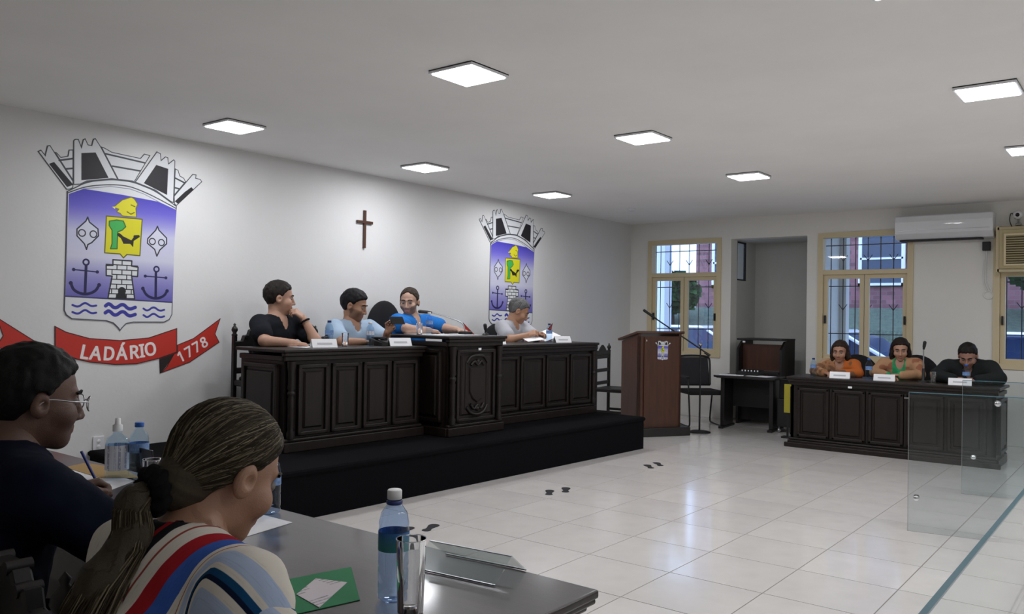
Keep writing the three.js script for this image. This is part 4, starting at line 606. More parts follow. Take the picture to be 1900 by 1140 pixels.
// head: x to the person's left, y up, z ahead, eyes at y = 0
function headField(x, y, z, o) {
  let d = ell(x, y - 0.03, z + 0.012, 0.0745, 0.088, 0.096);
  d = smin(d, ell(x, y + 0.045, z - 0.025, 0.056 * (o.jaw ?? 1), 0.07, 0.064), 0.03);
  d = smin(d, Math.hypot(x, y + 0.096, z - 0.062) - 0.021 * (o.jaw ?? 1), 0.025);
  const ax = Math.abs(x);
  d = smin(d, Math.hypot(ax - 0.038, y + 0.032, z - 0.055) - 0.028, 0.02);
  d = smin(d, cap(ax, y, z, [0, 0.021, 0.083], [0.036, 0.022, 0.07], 0.0095, 0.009), 0.014);
  d = smax(d, -(Math.hypot(ax - 0.031, y - 0.001, (z - 0.101) * 0.9) - 0.0165), 0.012);
  d = smin(d, cap(x, y, z, [0, 0.008, 0.086], [0, -0.036, 0.104], 0.0075, 0.0105), 0.01);
  d = smin(d, Math.hypot(ax - 0.011, y + 0.039, z - 0.094) - 0.0085, 0.008);
  d = smin(d, cap(ax, y, z, [0, -0.0625, 0.0865], [0.02, -0.065, 0.078], 0.0065, 0.004), 0.006);
  d = smin(d, cap(ax, y, z, [0, -0.073, 0.086], [0.017, -0.071, 0.079], 0.0065, 0.004), 0.006);
  const er = Math.abs(ell(ax - 0.079, y + 0.008, z + 0.012, 0.012, 0.032, 0.02)) - 0.0035, es = ell(ax - 0.079, y + 0.008, z + 0.012, 0.0125, 0.033, 0.021);
  d = smin(d, smax(es, -(Math.hypot(ax - 0.094, y + 0.008, z + 0.006) - 0.013), 0.006), 0.008);
  return d;
}
function hairField(x, y, z, o) {
  const th = o.thick ?? 0.012, ax = Math.abs(x);
  let d = ell(x, y - 0.032, z + 0.015, 0.0745 + th, 0.088 + th, 0.097 + th);
  const hl = o.line ?? 0.078;                                     // hairline slants from the forehead down to the nape
  const front = 0.012 * n3(x * 70, y * 45, z * 60, 12) + (hl - (0.082 - z) * (o.slope ?? 1.12) + (o.peak ?? 0.25) * ax) - y;
  d = smax(d, front * 0.66, 0.012);
  if (o.style !== 'long') d = smax(d, -(ell(ax - 0.088, y + 0.012, z + 0.008, 0.03, 0.036, 0.026)), 0.006);
  d = smax(d, -0.085 - y, 0.02);
  if (o.style === 'long') {
    let l = Math.min(cap(ax, y, z, [0.068, 0.05, -0.01], [0.084, -0.06, -0.005], 0.026, 0.03), cap(ax, y, z, [0.084, -0.06, -0.005], [0.08, o.len ?? -0.14, 0.005], 0.03, 0.018));
    l = smin(l, ell(x, y + 0.05, z + 0.065, 0.085, 0.12, 0.05), 0.03); d = smin(d, l, 0.02);
  }
  if (o.style === 'pulled') { d = smin(d, ell(x, y + 0.05, z + 0.085, 0.04, 0.042, 0.045), 0.045); }
  return d + (o.style === 'pulled' ? 0.002 : 0.007) * n3(x * 75, y * 60, z * 75, 3) + (o.style === 'pulled' ? 0 : 0.004) * n3(x * 34, y * 34, z * 34, 4);
}
function handBones(w, dir, nrm, side, curl) {   // wrist, along the hand, out of the back of the hand, +1/-1 for the thumb's side
  const f = unit(dir), u = unit(sub(nrm, f.map((v) => v * dot(nrm, f)))), s = cross(u, f).map((v) => v * side), out = [];
  const len = [0.07, 0.078, 0.072, 0.056], spread = [0.03, 0.011, -0.009, -0.028];
  for (let i = 0; i < 4; i++) {
    const k = add(add(w, f, 0.085 - 0.006 * Math.abs(i - 1)), s, spread[i]); out.push([add(w, s, spread[i] * 0.5), k, 0.015, 0.0125, 0.012]);
    let p = k, a = 0.15 + curl * 0.6; for (let j = 0; j < 3; j++) { const l = len[i] * [0.45, 0.31, 0.24][j], dd = add(add(f.map((v) => v * Math.cos(a)), u, -Math.sin(a)), s, spread[i] * 1.2), q = add(p, dd, l); out.push([p, q, 0.0098 - 0.001 * j, 0.0088 - 0.001 * j, 0.004]); p = q; a += curl * 0.85; }
  }
  let p = add(add(w, s, 0.022), f, 0.02); const q = add(add(add(p, s, 0.028), f, 0.034), u, -0.014 - 0.01 * curl), r = add(add(q, f, 0.03), add(s.map((v) => -v * 0.012 * curl), u, -0.012)), e = add(add(r, f, 0.022), s, -0.012 * curl); out.push([p, q, 0.016, 0.0115, 0.01], [q, r, 0.011, 0.01, 0.004], [r, e, 0.01, 0.0085, 0.004]);
  return out;
}
function tint(g, fn) { const p = g.attributes.position, c = new Float32Array(p.count * 3); for (let i = 0; i < p.count; i++) c.set(fn(p.getX(i), p.getY(i), p.getZ(i)), i * 3); g.setAttribute('color', new THREE.BufferAttribute(c, 3)); return g; }
const skinMat = phy({ vertexColors: true, roughness: 0.52, bumpMap: fineBump, bumpScale: 0.0004, sheen: 0.15, sheenRoughness: 0.6 });
const hairMat = phy({ vertexColors: true, roughness: 0.6, specularIntensity: 0.35, bumpMap: fineBump, bumpScale: 0.0008 });
const clothMat = phy({ vertexColors: true, roughness: 0.92, specularIntensity: 0.25, bumpMap: weave, bumpScale: 0.0006 });
function person(o) {
  const J = o.J, base = [J.pelvis[0], o.floor ?? 0, J.pelvis[2]], t = thing('person', o.label, 'person', base);
  const up = unit(sub(J.neck, J.pelvis)), rt0 = unit(sub(J.rsh, J.lsh)), fw = unit(cross(up, rt0)), rt = cross(fw, up), L = Math.hypot(...sub(J.neck, J.pelvis)), B = o.build ?? 1, sw = Math.hypot(...sub(J.rsh, J.lsh)) / 2;
  const hf = unit(o.look), hs = unit(cross([0, 1, 0], hf)), hu = cross(hf, hs), roll = o.roll ?? 0, hx = add(hs.map((v) => v * Math.cos(roll)), hu, Math.sin(roll)), hy = add(hu.map((v) => v * Math.cos(roll)), hs, -Math.sin(roll)), S = o.hscale ?? 1, hc = J.head;
  const toHead = (x, y, z) => { const p = [x - hc[0], y - hc[1], z - hc[2]]; return [dot(p, hx) / S, dot(p, hy) / S, dot(p, hf) / S]; };
  const fromHead = (a, b, c) => add(add(add(hc, hx, a * S), hy, b * S), hf, c * S);
  const torso = (x, y, z, e = 0) => {
    const p = [x - J.pelvis[0], y - J.pelvis[1], z - J.pelvis[2]], a = dot(p, rt), b = dot(p, up), c = dot(p, fw);
    let d = ell(a, b - L * 0.66, c - 0.005, (sw * 0.88) + e, L * 0.42 + e, 0.112 * B + e);
    d = smin(d, ell(a, b - L * 0.28, c - 0.012, 0.155 * B * (sw / 0.2) + e, L * 0.4 + e, 0.125 * B + e), 0.05);
    d = smin(d, ell(a, b - 0.0, c, 0.165 * B * (sw / 0.2) + e, 0.13 + e, 0.125 * B + e), 0.05);
    const n0 = add(J.neck, up, -0.035);
    d = smin(d, cap(x, y, z, n0, add(J.rsh, rt, -0.015), 0.06 * B + e, 0.058 + e), 0.05); d = smin(d, cap(x, y, z, n0, add(J.lsh, rt, 0.015), 0.06 * B + e, 0.058 + e), 0.05);
    return d;
  };
  const neckTop = fromHead(0, -0.06, -0.028), nr = 0.052 * (o.neckR ?? 1);
  const AB = Math.min(B, 1.08), arm = (x, y, z, e, full, R) => { const k = R ? ['rsh', 'relb', 'rwr'] : ['lsh', 'lelb', 'lwr']; let d = cap(x, y, z, J[k[0]], J[k[1]], 0.052 * AB + e, 0.041 * AB + e); if (full === 1) d = smin(d, cap(x, y, z, J[k[1]], J[k[2]], 0.041 * AB + e, 0.029 + e), 0.02); else if (full > 0) { d = cap(x, y, z, J[k[0]], mix(J[k[0]], J[k[1]], full), 0.054 * AB + e, 0.05 * AB + e * 1.6); } return d; };
  const bodyF = (x, y, z) => { let d = torso(x, y, z); d = smin(d, cap(x, y, z, J.neck, neckTop, nr * 1.12, nr), 0.045); d = smin(d, Math.min(arm(x, y, z, 0, 1, true), arm(x, y, z, 0, 1, false)), 0.035); return d; };
  const pts = [J.pelvis, J.neck, J.rsh, J.lsh, J.relb, J.lelb, J.rwr, J.lwr, neckTop], lo = [0, 1, 2].map((i) => Math.min(...pts.map((p) => p[i])) - 0.17), hi = [0, 1, 2].map((i) => Math.max(...pts.map((p) => p[i])) + 0.17);
  hi[1] = Math.max(neckTop[1] + 0.02, J.rsh[1] + 0.09, J.rwr[1] + 0.06, J.lwr[1] + 0.06, J.relb[1] + 0.07, J.lelb[1] + 0.07);
  const cell = o.cell ?? 0.0125, skin = o.skin;
  const lipC = [skin[0] * 0.82, skin[1] * 0.6, skin[2] * 0.62];
  const gs = [tint(netMesh(bodyF, lo, hi, cell), () => skin)];
  // head and neck on a finer grid
  const R = 0.135 * S, hl = hc.map((v) => v - R - 0.03), hh = hc.map((v) => v + R + 0.02); hl[1] -= 0.02;
  gs.push(tint(netMesh((x, y, z) => { const p = toHead(x, y, z); return smin(headField(...p, o) * S, cap(x, y, z, J.neck, neckTop, nr * 1.12, nr), 0.025); }, hl, hh, o.hcell ?? 0.005), (x, y, z) => {
    const [a, b, c] = toHead(x, y, z), aa = Math.abs(a);
    if (c > 0.07 && aa < 0.024 && b < -0.056 && b > -0.08) return lipC;
    if (o.beard && c > -0.005 && b < -0.034 - (aa > 0.03 ? (aa - 0.03) * -0.35 : 0) && !(c > 0.085 && b > -0.05) && b > -0.125) return [skin[0] * o.beard, skin[1] * o.beard, skin[2] * o.beard];
    return skin;
  }));
  for (const k of ['r', 'l']) { const h = o[k + 'hand']; if (!h) continue; const bones = handBones(J[k + 'wr'], h.dir, h.nrm, (k === 'r' ? 1 : -1), h.curl ?? 0.6), c = add(J[k + 'wr'], unit(h.dir), 0.085);
    gs.push(tint(netMesh((x, y, z) => { let d = 1; for (const [a, b, ra, rb, kk] of bones) d = smin(d, cap(x, y, z, a, b, ra, rb), kk); return d; }, c.map((v) => v - 0.125), c.map((v) => v + 0.125), o.handCell ?? 0.005), () => skin)); }
  const sh = (g) => g.translate(-base[0], -base[1], -base[2]);
  const mesh = (name, g, mat, par = t) => { const own = g.userData.uv; if (!own) metricUV(sh(g)); else { metricUV(g); const p = g.attributes.position, uv = g.attributes.uv; for (let i = 0; i < p.count; i++) uv.setXY(i, ...own(p.getX(i), p.getY(i), p.getZ(i))); sh(g); } const m = new THREE.Mesh(g, mat); m.name = name; m.castShadow = m.receiveShadow = true; par.add(m); return m; };
  const all = mergeGeometries(gs); const body = mesh('body', all, skinMat);
  // eyes and brows
  const dark = [0.02, 0.015, 0.012];
  for (const s of [-1, 1]) {
    const e = fromHead(s * 0.031, 0.0, 0.0745), ey = mesh('eye', tint(new THREE.SphereGeometry(0.0118 * S, 12, 8).translate(...e), () => [0.17, 0.14, 0.125]), skinMat, body), ir = fromHead(s * 0.031, -0.001, 0.0805);
    const im = new THREE.Mesh(tint(new THREE.SphereGeometry(0.0058 * S, 10, 8).translate(...ir).translate(-base[0], -base[1], -base[2]), () => dark), skinMat); im.name = 'iris'; ey.add(im);
    mesh('eyebrow', tint(tube([fromHead(s * 0.014, 0.022, 0.0935), fromHead(s * 0.03, 0.027, 0.0895), fromHead(s * 0.047, 0.021, 0.0755)], 0.0038 * S, 8, 5), () => o.hair.color.map((v) => v * 0.7)), hairMat, body);
  }
  // hair
  const H = o.hair, hR = 0.15 * S, h2 = H.color2 ?? H.color.map((v) => v * 1.5);
  const hairG = netMesh((x, y, z) => hairField(...toHead(x, y, z), H) * S, hc.map((v, i) => v - hR - (i === 1 && H.style === 'long' ? 0.07 : 0)), hc.map((v) => v + hR), o.hcell ?? 0.005);
  mesh('hair', tint(hairG, (x, y, z) => { const [a, b, c] = toHead(x, y, z); const ang = H.style === 'pulled' ? Math.atan2(a * 1.0, b + 0.03) * 9 : Math.atan2(c, a) * 12; const q = cl(0.5 + 0.9 * n3(ang * 1.6, H.style === 'pulled' ? 3 : b * 14, 2, 5) + 0.6 * n3(ang * 5, 7, 1, 6)) * (H.streak ?? 0.5); return H.color.map((v, i) => v + (h2[i] - v) * q); }), hairMat, body);
  // upper garment
  const C = o.shirt, e0 = C.ease ?? 0.012, am = C.wrinkle ?? 0.006, neckHole = (x, y, z) => { let d = cap(x, y, z, add(J.neck, up, -0.005), add(J.neck, sub(neckTop, J.neck), 1.5), nr * 1.3, nr * 1.42); if (C.vneck) d = Math.min(d, cap(x, y, z, add(add(J.neck, up, 0.0), fw, 0.06), add(add(J.neck, up, -C.vneck), fw, 0.15), 0.05, 0.006)); return d; };
  const top = (x, y, z) => {
    let d = torso(x, y, z, e0); for (const r of [true, false]) { if (o.sleeveParts && (r || true)) { d = smin(d, cap(x, y, z, J[r ? 'rsh' : 'lsh'], mix(J[r ? 'rsh' : 'lsh'], J[r ? 'relb' : 'lelb'], 0.15), 0.06 + e0 * 0.5, 0.055 + e0 * 0.5), 0.04); continue; } d = smin(d, arm(x, y, z, e0 + (C.sleeve === 1 ? 0.004 : 0.006), C.sleeve, r), 0.035); }
    d += am * (n3(x * 14, y * 22, z * 14, 1) + 0.5 * n3(x * 34, y * 40, z * 34, 2));
    return smax(d, -neckHole(x, y, z), 0.006);
  };
  const lo2 = lo.map((v) => v - 0.02), hi2 = hi.map((v) => v + 0.02); hi2[1] = Math.max(J.neck[1] + 0.07, hi[1] - 0.02);
  const paint = C.paint ?? (() => C.color);
  const loc = (x, y, z) => { const p = sub([x, y, z], J.pelvis); return [dot(p, rt), dot(p, up), dot(p, fw)]; };
  const shirtG = tint(netMesh(top, lo2, hi2, C.cell ?? cell), (x, y, z) => paint(...loc(x, y, z))); if (C.uv) shirtG.userData.uv = (x, y, z) => C.uv(...loc(x, y, z));
  const shirt = mesh(C.name ?? 'shirt', shirtG, C.mat ?? clothMat, body);
  if (o.sleeveParts) for (const r of [true, false]) { const sg = tint(netMesh((x, y, z) => arm(x, y, z, 0.012, 1, r) + am * (n3(x * 16, y * 24, z * 16, 4) + 0.5 * n3(x * 40, y * 40, z * 40, 2)), lo2, hi2, C.sleeveCell ?? cell), () => [1, 1, 1]); sg.userData.uv = (x, y, z) => C.sleeveUV(x, y, z, r); mesh('sleeve', sg, C.sleeveMat, shirt); }
  if (C.collar) { const rg = []; for (let i = 0; i <= 14; i++) { const a = -2.6 + i * 5.2 / 14, q = Math.cos(a); rg.push(add(add(add(J.neck, up, 0.022 - 0.03 * Math.max(0, -q) * 0 - 0.034 * Math.max(0, Math.cos(a - Math.PI))), rt, Math.sin(a) * nr * 1.34), fw, -q * nr * 1.25 + 0.004)); } mesh('collar', tint(tube(rg, 0.0105, 40, 8).scale(1, 1, 1), () => C.collar), clothMat, shirt); }
  // trousers or skirt and shoes
  if (J.rknee) {
    const hipR = add(J.pelvis, rt, 0.09), hipL = add(J.pelvis, rt, -0.09), ank = (k) => [J[k][0] + (o.footDir?.[0] ?? 0) * 0.02, (o.floor ?? 0) + 0.08, J[k][2]];
    const legs = (x, y, z) => { let d = 1; for (const [h, k] of [[hipR, J.rknee], [hipL, J.lknee]]) { const a = [k[0], (o.floor ?? 0) + 0.07, k[2]]; d = smin(d, smin(cap(x, y, z, h, k, 0.095, 0.065), cap(x, y, z, k, a, 0.062, 0.045), 0.02), 0.03); } const p = loc(x, y, z); return smin(d, ell(p[0], p[1], p[2], 0.18, 0.11, 0.14), 0.04); };
    const lp = [J.pelvis, J.rknee, J.lknee], l0 = [0, 1, 2].map((i) => Math.min(...lp.map((p) => p[i])) - 0.2), l1 = [0, 1, 2].map((i) => Math.max(...lp.map((p) => p[i])) + 0.2); l0[1] = (o.floor ?? 0) + 0.02;
    mesh('trousers', tint(netMesh(legs, l0, l1, 0.02), () => o.trousers ?? [0.02, 0.022, 0.03]), clothMat, body);
    for (const k of [J.rknee, J.lknee]) { const a = [k[0], (o.floor ?? 0) + 0.045, k[2]], fd = unit([fw[0], 0, fw[2]]); mesh('shoe', tint(netMesh((x, y, z) => Math.max(cap(x, y, z, add(a, fd, -0.03), add(a, fd, 0.16), 0.048, 0.04), (o.floor ?? 0) + 0.004 - y), add(a, [-0.26, -0.07, -0.26]), add(a, [0.26, 0.1, 0.26]), 0.014), () => [0.012, 0.011, 0.01]), clothMat, body); }
  }
  return { t, body, mesh, fromHead, toHead, base, rt, up, fw };
}
const knees = (p, d, fl) => { const f = unit(d), r = cross(f, [0, 1, 0]); return { rknee: add(add([p[0], fl + 0.47, p[2]], f, 0.4), r, 0.11), lknee: add(add([p[0], fl + 0.47, p[2]], f, 0.4), r, -0.11) }; };
// --- behind the long desk ---
const watch = (P, at, dir, r) => { const g = new THREE.TorusGeometry(r, 0.008, 8, 24).applyQuaternion(new THREE.Quaternion().setFromUnitVectors(V(0, 0, 1), V(...unit(dir)))).translate(...at); const m = P.mesh('wristwatch', tint(g, () => [0.012, 0.012, 0.014]), clothMat, P.body); return m; };
{
  const J = { pelvis: [4.13, 0.87, -5.76], neck: [4.15, 1.30, -5.70], rsh: [3.95, 1.262, -5.655], lsh: [4.345, 1.262, -5.72], relb: [3.87, 1.135, -5.47], rwr: [4.07, 1.118, -5.345], lelb: [4.35, 1.135, -5.45], lwr: [4.285, 1.315, -5.535], head: [4.165, 1.475, -5.685], ...knees([4.13, 0.87, -5.78], [0.1, 0, 1], 0.33) };
  const P = person({ label: 'man in a black short-sleeved shirt resting chin on hand at the long desk', floor: 0.33, J, look: [0.84, -0.06, 0.52], hscale: 1.12, build: 1.08, skin: [0.44, 0.25, 0.17], neckR: 1.12, jaw: 1.08, hair: { color: [0.014, 0.011, 0.009], thick: 0.014, line: 0.08 }, shirt: { color: [0.012, 0.013, 0.017], sleeve: 0.62, vneck: 0.07, collar: [0.012, 0.013, 0.017] }, rhand: { dir: [0.9, -0.12, 0.3], nrm: [0.1, 1, 0.1], curl: 0.7 }, lhand: { dir: [-0.55, 0.5, -0.2], nrm: [0.3, 0.5, 0.8], curl: 1.1 } });
  watch(P, mix(J.lelb, J.lwr, 0.86), sub(J.lwr, J.lelb), 0.036);
}
{
  const J = { pelvis: [4.94, 0.86, -5.76], neck: [4.93, 1.265, -5.69], rsh: [4.725, 1.228, -5.67], lsh: [5.135, 1.228, -5.67], relb: [4.62, 1.115, -5.45], rwr: [4.79, 1.118, -5.36], lelb: [5.14, 1.115, -5.46], lwr: [5.06, 1.2, -5.36], head: [4.94, 1.43, -5.655], ...knees([4.94, 0.86, -5.78], [0, 0, 1], 0.33) };
  person({ label: 'man in a pale blue shirt looking down to the side at the long desk', floor: 0.33, J, look: [0.5, -0.28, 0.85], hscale: 1.12, build: 1.05, skin: [0.36, 0.19, 0.115], beard: 0.62, jaw: 1.05, hair: { color: [0.008, 0.008, 0.009], thick: 0.017, line: 0.076 }, shirt: { color: [0.36, 0.47, 0.6], sleeve: 0.7, vneck: 0.05, collar: [0.4, 0.5, 0.62] }, rhand: { dir: [0.95, -0.1, 0.1], nrm: [0, 1, 0.2], curl: 0.6 }, lhand: { dir: [0.1, 0.5, 0.5], nrm: [0.9, 0.1, -0.1], curl: 0.8 } });
  tag(obj('mobile_phone', bx(0.16, 0.075, 0.009, 0, 0, 0, 0.004).rotateX(-0.5).translate(5.09, 1.27, -5.25), M.blackGloss), 'black mobile phone held by the man in the pale blue shirt', 'phone');
}
{
  const J = { pelvis: [5.68, 0.9, -5.76], neck: [5.68, 1.325, -5.69], rsh: [5.45, 1.285, -5.64], lsh: [5.89, 1.285, -5.69], relb: [5.36, 1.225, -5.42], rwr: [5.52, 1.215, -5.29], lelb: [5.94, 1.225, -5.46], lwr: [5.9, 1.215, -5.27], head: [5.635, 1.478, -5.67], ...knees([5.68, 0.9, -5.78], [0, 0, 1], 0.33) };
  person({ label: 'balding man in a bright blue shirt with goatee turned to his neighbour', floor: 0.33, J, look: [-0.88, -0.14, 0.5], hscale: 1.1, build: 1.1, skin: [0.47, 0.29, 0.21], beard: 0.45, neckR: 1.1, hair: { color: [0.03, 0.02, 0.014], thick: 0.008, line: 0.112, slope: 1.3, peak: -0.15 }, shirt: { color: [0.02, 0.16, 0.5], sleeve: 0.6, vneck: 0.06, collar: [0.02, 0.15, 0.46] }, rhand: { dir: [0.9, -0.1, 0.3], nrm: [0, 1, 0.1], curl: 0.6 }, lhand: { dir: [0.1, -0.1, 0.95], nrm: [0, 1, 0.1], curl: 0.7 } });
}
{
  const J = { pelvis: [7.24, 0.86, -5.7], neck: [7.15, 1.27, -5.62], rsh: [6.945, 1.235, -5.58], lsh: [7.35, 1.23, -5.6], relb: [6.83, 1.11, -5.38], rwr: [7.0, 1.16, -5.27], lelb: [7.3, 1.11, -5.38], lwr: [7.13, 1.16, -5.26], head: [7.215, 1.412, -5.56], ...knees([7.24, 0.86, -5.72], [0, 0, 1], 0.33) };
  person({ label: 'grey-haired man in a light grey shirt reading at the long desk', floor: 0.33, J, look: [0.62, -0.5, 0.7], hscale: 1.12, build: 1.05, skin: [0.4, 0.21, 0.125], jaw: 1.05, hair: { color: [0.06, 0.058, 0.056], color2: [0.2, 0.2, 0.2], streak: 0.8, thick: 0.013, line: 0.085 }, shirt: { color: [0.42, 0.42, 0.45], sleeve: 0.65, vneck: 0.05, collar: [0.3, 0.32, 0.38] }, rhand: { dir: [0.5, 0.25, 0.5], nrm: [-0.7, 0.5, 0.1], curl: 0.8 }, lhand: { dir: [0.3, 0.1, 0.8], nrm: [0.5, 0.8, 0], curl: 0.8 } });
}
// --- behind the right desk ---
const turnW = [-1, 0, 0];
{
  const J = { pelvis: [9.6, 0.55, -2.79], neck: [9.49, 0.905, -2.79], rsh: [9.48, 0.865, -2.945], lsh: [9.48, 0.872, -2.64], relb: [9.36, 0.80, -3.03], rwr: [9.2, 0.79, -2.88], lelb: [9.36, 0.80, -2.57], lwr: [9.21, 0.79, -2.72], head: [9.44, 1.02, -2.785], ...knees([9.6, 0.55, -2.79], turnW, 0) };
  person({ label: 'smiling woman in an orange and tan patterned blouse at the right desk', J, look: [-0.96, -0.12, 0.05], hscale: 0.98, build: 0.92, neckR: 0.85, jaw: 0.93, skin: [0.42, 0.22, 0.14], hair: { style: 'long', color: [0.02, 0.012, 0.008], color2: [0.07, 0.04, 0.025], len: -0.1, thick: 0.014 }, trousers: [0.03, 0.02, 0.02], shirt: { name: 'blouse', sleeve: 1, vneck: 0.06, cell: 0.01, paint: (a, b, c) => { const n = n3(a * 16, b * 16, c * 16, 9) + 0.5 * n3(a * 40, b * 40, c * 40, 8); return a < -0.05 && n > -0.15 ? [0.5, 0.13, 0.03] : n > 0.12 ? [0.46, 0.3, 0.18] : n > -0.1 ? [0.36, 0.17, 0.08] : [0.2, 0.1, 0.06]; } }, rhand: { dir: [-0.5, 0, 0.85], nrm: [0, 1, 0], curl: 0.7 }, lhand: { dir: [-0.5, 0, -0.85], nrm: [0, 1, 0], curl: 0.7 } });
}
{
  const J = { pelvis: [9.6, 0.56, -2.17], neck: [9.5, 0.945, -2.17], rsh: [9.48, 0.905, -2.335], lsh: [9.48, 0.91, -2.01], relb: [9.36, 0.82, -2.40], rwr: [9.22, 0.795, -2.24], lelb: [9.36, 0.82, -1.96], lwr: [9.2, 0.81, -2.1], head: [9.455, 1.065, -2.17], ...knees([9.6, 0.56, -2.17], turnW, 0) };
  person({ label: 'woman in a green top and tan cardigan at the right desk', J, look: [-0.93, -0.2, 0.22], hscale: 0.98, build: 0.92, neckR: 0.85, jaw: 0.93, skin: [0.43, 0.23, 0.15], hair: { style: 'long', color: [0.012, 0.008, 0.007], color2: [0.035, 0.02, 0.015], len: -0.13, thick: 0.015 }, trousers: [0.03, 0.02, 0.02], shirt: { name: 'cardigan', sleeve: 1, vneck: 0.08, cell: 0.01, paint: (a, b, c) => (c > 0.05 && Math.abs(a - 0.005) < 0.065 ? [0.03, 0.3, 0.12] : n3(a * 14, b * 14, c * 14, 5) > 0.16 ? [0.3, 0.12, 0.07] : [0.42, 0.24, 0.13]) }, rhand: { dir: [-0.5, 0, 0.85], nrm: [0, 1, 0], curl: 0.7 }, lhand: { dir: [-0.4, 0, -0.9], nrm: [0, 1, 0], curl: 0.7 } });
}
{
  const J = { pelvis: [9.62, 0.56, -1.52], neck: [9.46, 0.945, -1.52], rsh: [9.45, 0.905, -1.715], lsh: [9.45, 0.91, -1.325], relb: [9.33, 0.82, -1.80], rwr: [9.19, 0.80, -1.62], lelb: [9.33, 0.82, -1.24], lwr: [9.19, 0.80, -1.40], head: [9.36, 1.03, -1.52], ...knees([9.62, 0.56, -1.52], turnW, 0) };
  person({ label: 'man in a dark suit bowing his head at the right desk', J, look: [-0.86, -0.5, 0.02], hscale: 1.02, skin: [0.33, 0.17, 0.12], hair: { color: [0.012, 0.009, 0.008], thick: 0.012, line: 0.082 }, trousers: [0.015, 0.017, 0.018], shirt: { name: 'jacket', ease: 0.02, sleeve: 1, vneck: 0.13, paint: (a, b, c) => (c > 0.07 && Math.abs(a) < 0.02 ? [0.02, 0.025, 0.06] : [0.018, 0.021, 0.021]), collar: [0.3, 0.32, 0.38] }, rhand: { dir: [-0.4, 0.05, 0.9], nrm: [-0.3, 0.9, 0], curl: 0.9 }, lhand: { dir: [-0.4, 0.05, -0.9], nrm: [-0.3, 0.9, 0], curl: 0.9 } });
}
// --- in the foreground ---
{
  const J = { pelvis: [0.70, 0.56, -2.27], neck: [0.84, 0.985, -2.255], rsh: [0.83, 0.93, -2.03], lsh: [0.83, 0.93, -2.47], relb: [1.0, 0.80, -1.98], rwr: [1.2, 0.785, -2.16], lelb: [1.0, 0.80, -2.58], lwr: [1.2, 0.79, -2.70], head: [0.908, 1.13, -2.236], ...knees([0.72, 0.56, -2.27], [1, 0, 0], 0) };
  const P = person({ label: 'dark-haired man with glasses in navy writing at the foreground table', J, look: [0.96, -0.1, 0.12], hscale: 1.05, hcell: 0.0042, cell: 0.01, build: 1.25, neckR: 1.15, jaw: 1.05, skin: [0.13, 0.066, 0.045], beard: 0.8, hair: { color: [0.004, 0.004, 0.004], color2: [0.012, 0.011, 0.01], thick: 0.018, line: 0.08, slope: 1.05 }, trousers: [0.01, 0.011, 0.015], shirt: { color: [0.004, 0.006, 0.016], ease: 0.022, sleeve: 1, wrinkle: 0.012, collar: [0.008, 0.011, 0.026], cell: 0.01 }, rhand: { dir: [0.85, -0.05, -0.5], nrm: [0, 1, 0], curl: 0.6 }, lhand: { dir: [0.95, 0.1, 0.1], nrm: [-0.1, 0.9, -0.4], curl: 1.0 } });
  const gl = thing('eyeglasses', 'thin-rimmed eyeglasses worn by the foreground man in navy', 'glasses', P.base), Q = (a, b, c) => sub(P.fromHead(a, b, c), P.base);
  for (const s of [-1, 1]) { const ring = []; for (let i = 0; i <= 24; i++) { const a = i / 24 * 6.283; ring.push(Q(s * 0.034 + 0.024 * Math.cos(a), -0.003 + 0.018 * Math.sin(a), 0.112 - 0.012 * Math.abs(Math.cos(a) * s > 0 ? Math.cos(a) : 0))); } obj('rim', tube(ring, 0.0016, 40, 6), M.steel, gl); obj('temple', tube([Q(s * 0.058, 0.002, 0.102), Q(s * 0.078, 0.003, 0.06), Q(s * 0.083, 0.004, 0.0), Q(s * 0.084, -0.012, -0.02)], 0.0018, 20, 6), M.steel, gl); }
  obj('bridge', tube([Q(-0.01, 0.002, 0.112), Q(0, 0.005, 0.116), Q(0.01, 0.002, 0.112)], 0.0014, 8, 5), M.steel, gl);
  const pen = thing('pen', 'blue ballpoint pen held by the foreground man in navy', 'pen', [1.3, 0.752, -2.70]); obj('barrel', bar([0, 0.02, 0], [-0.05, 0.15, -0.035], 0.0045), std({ color: 0x23307e, roughness: 0.35 }), pen); obj('tip', bar([0.008, 0, 0.005], [0, 0.02, 0], 0.001, 0.004), M.steel, pen);
}
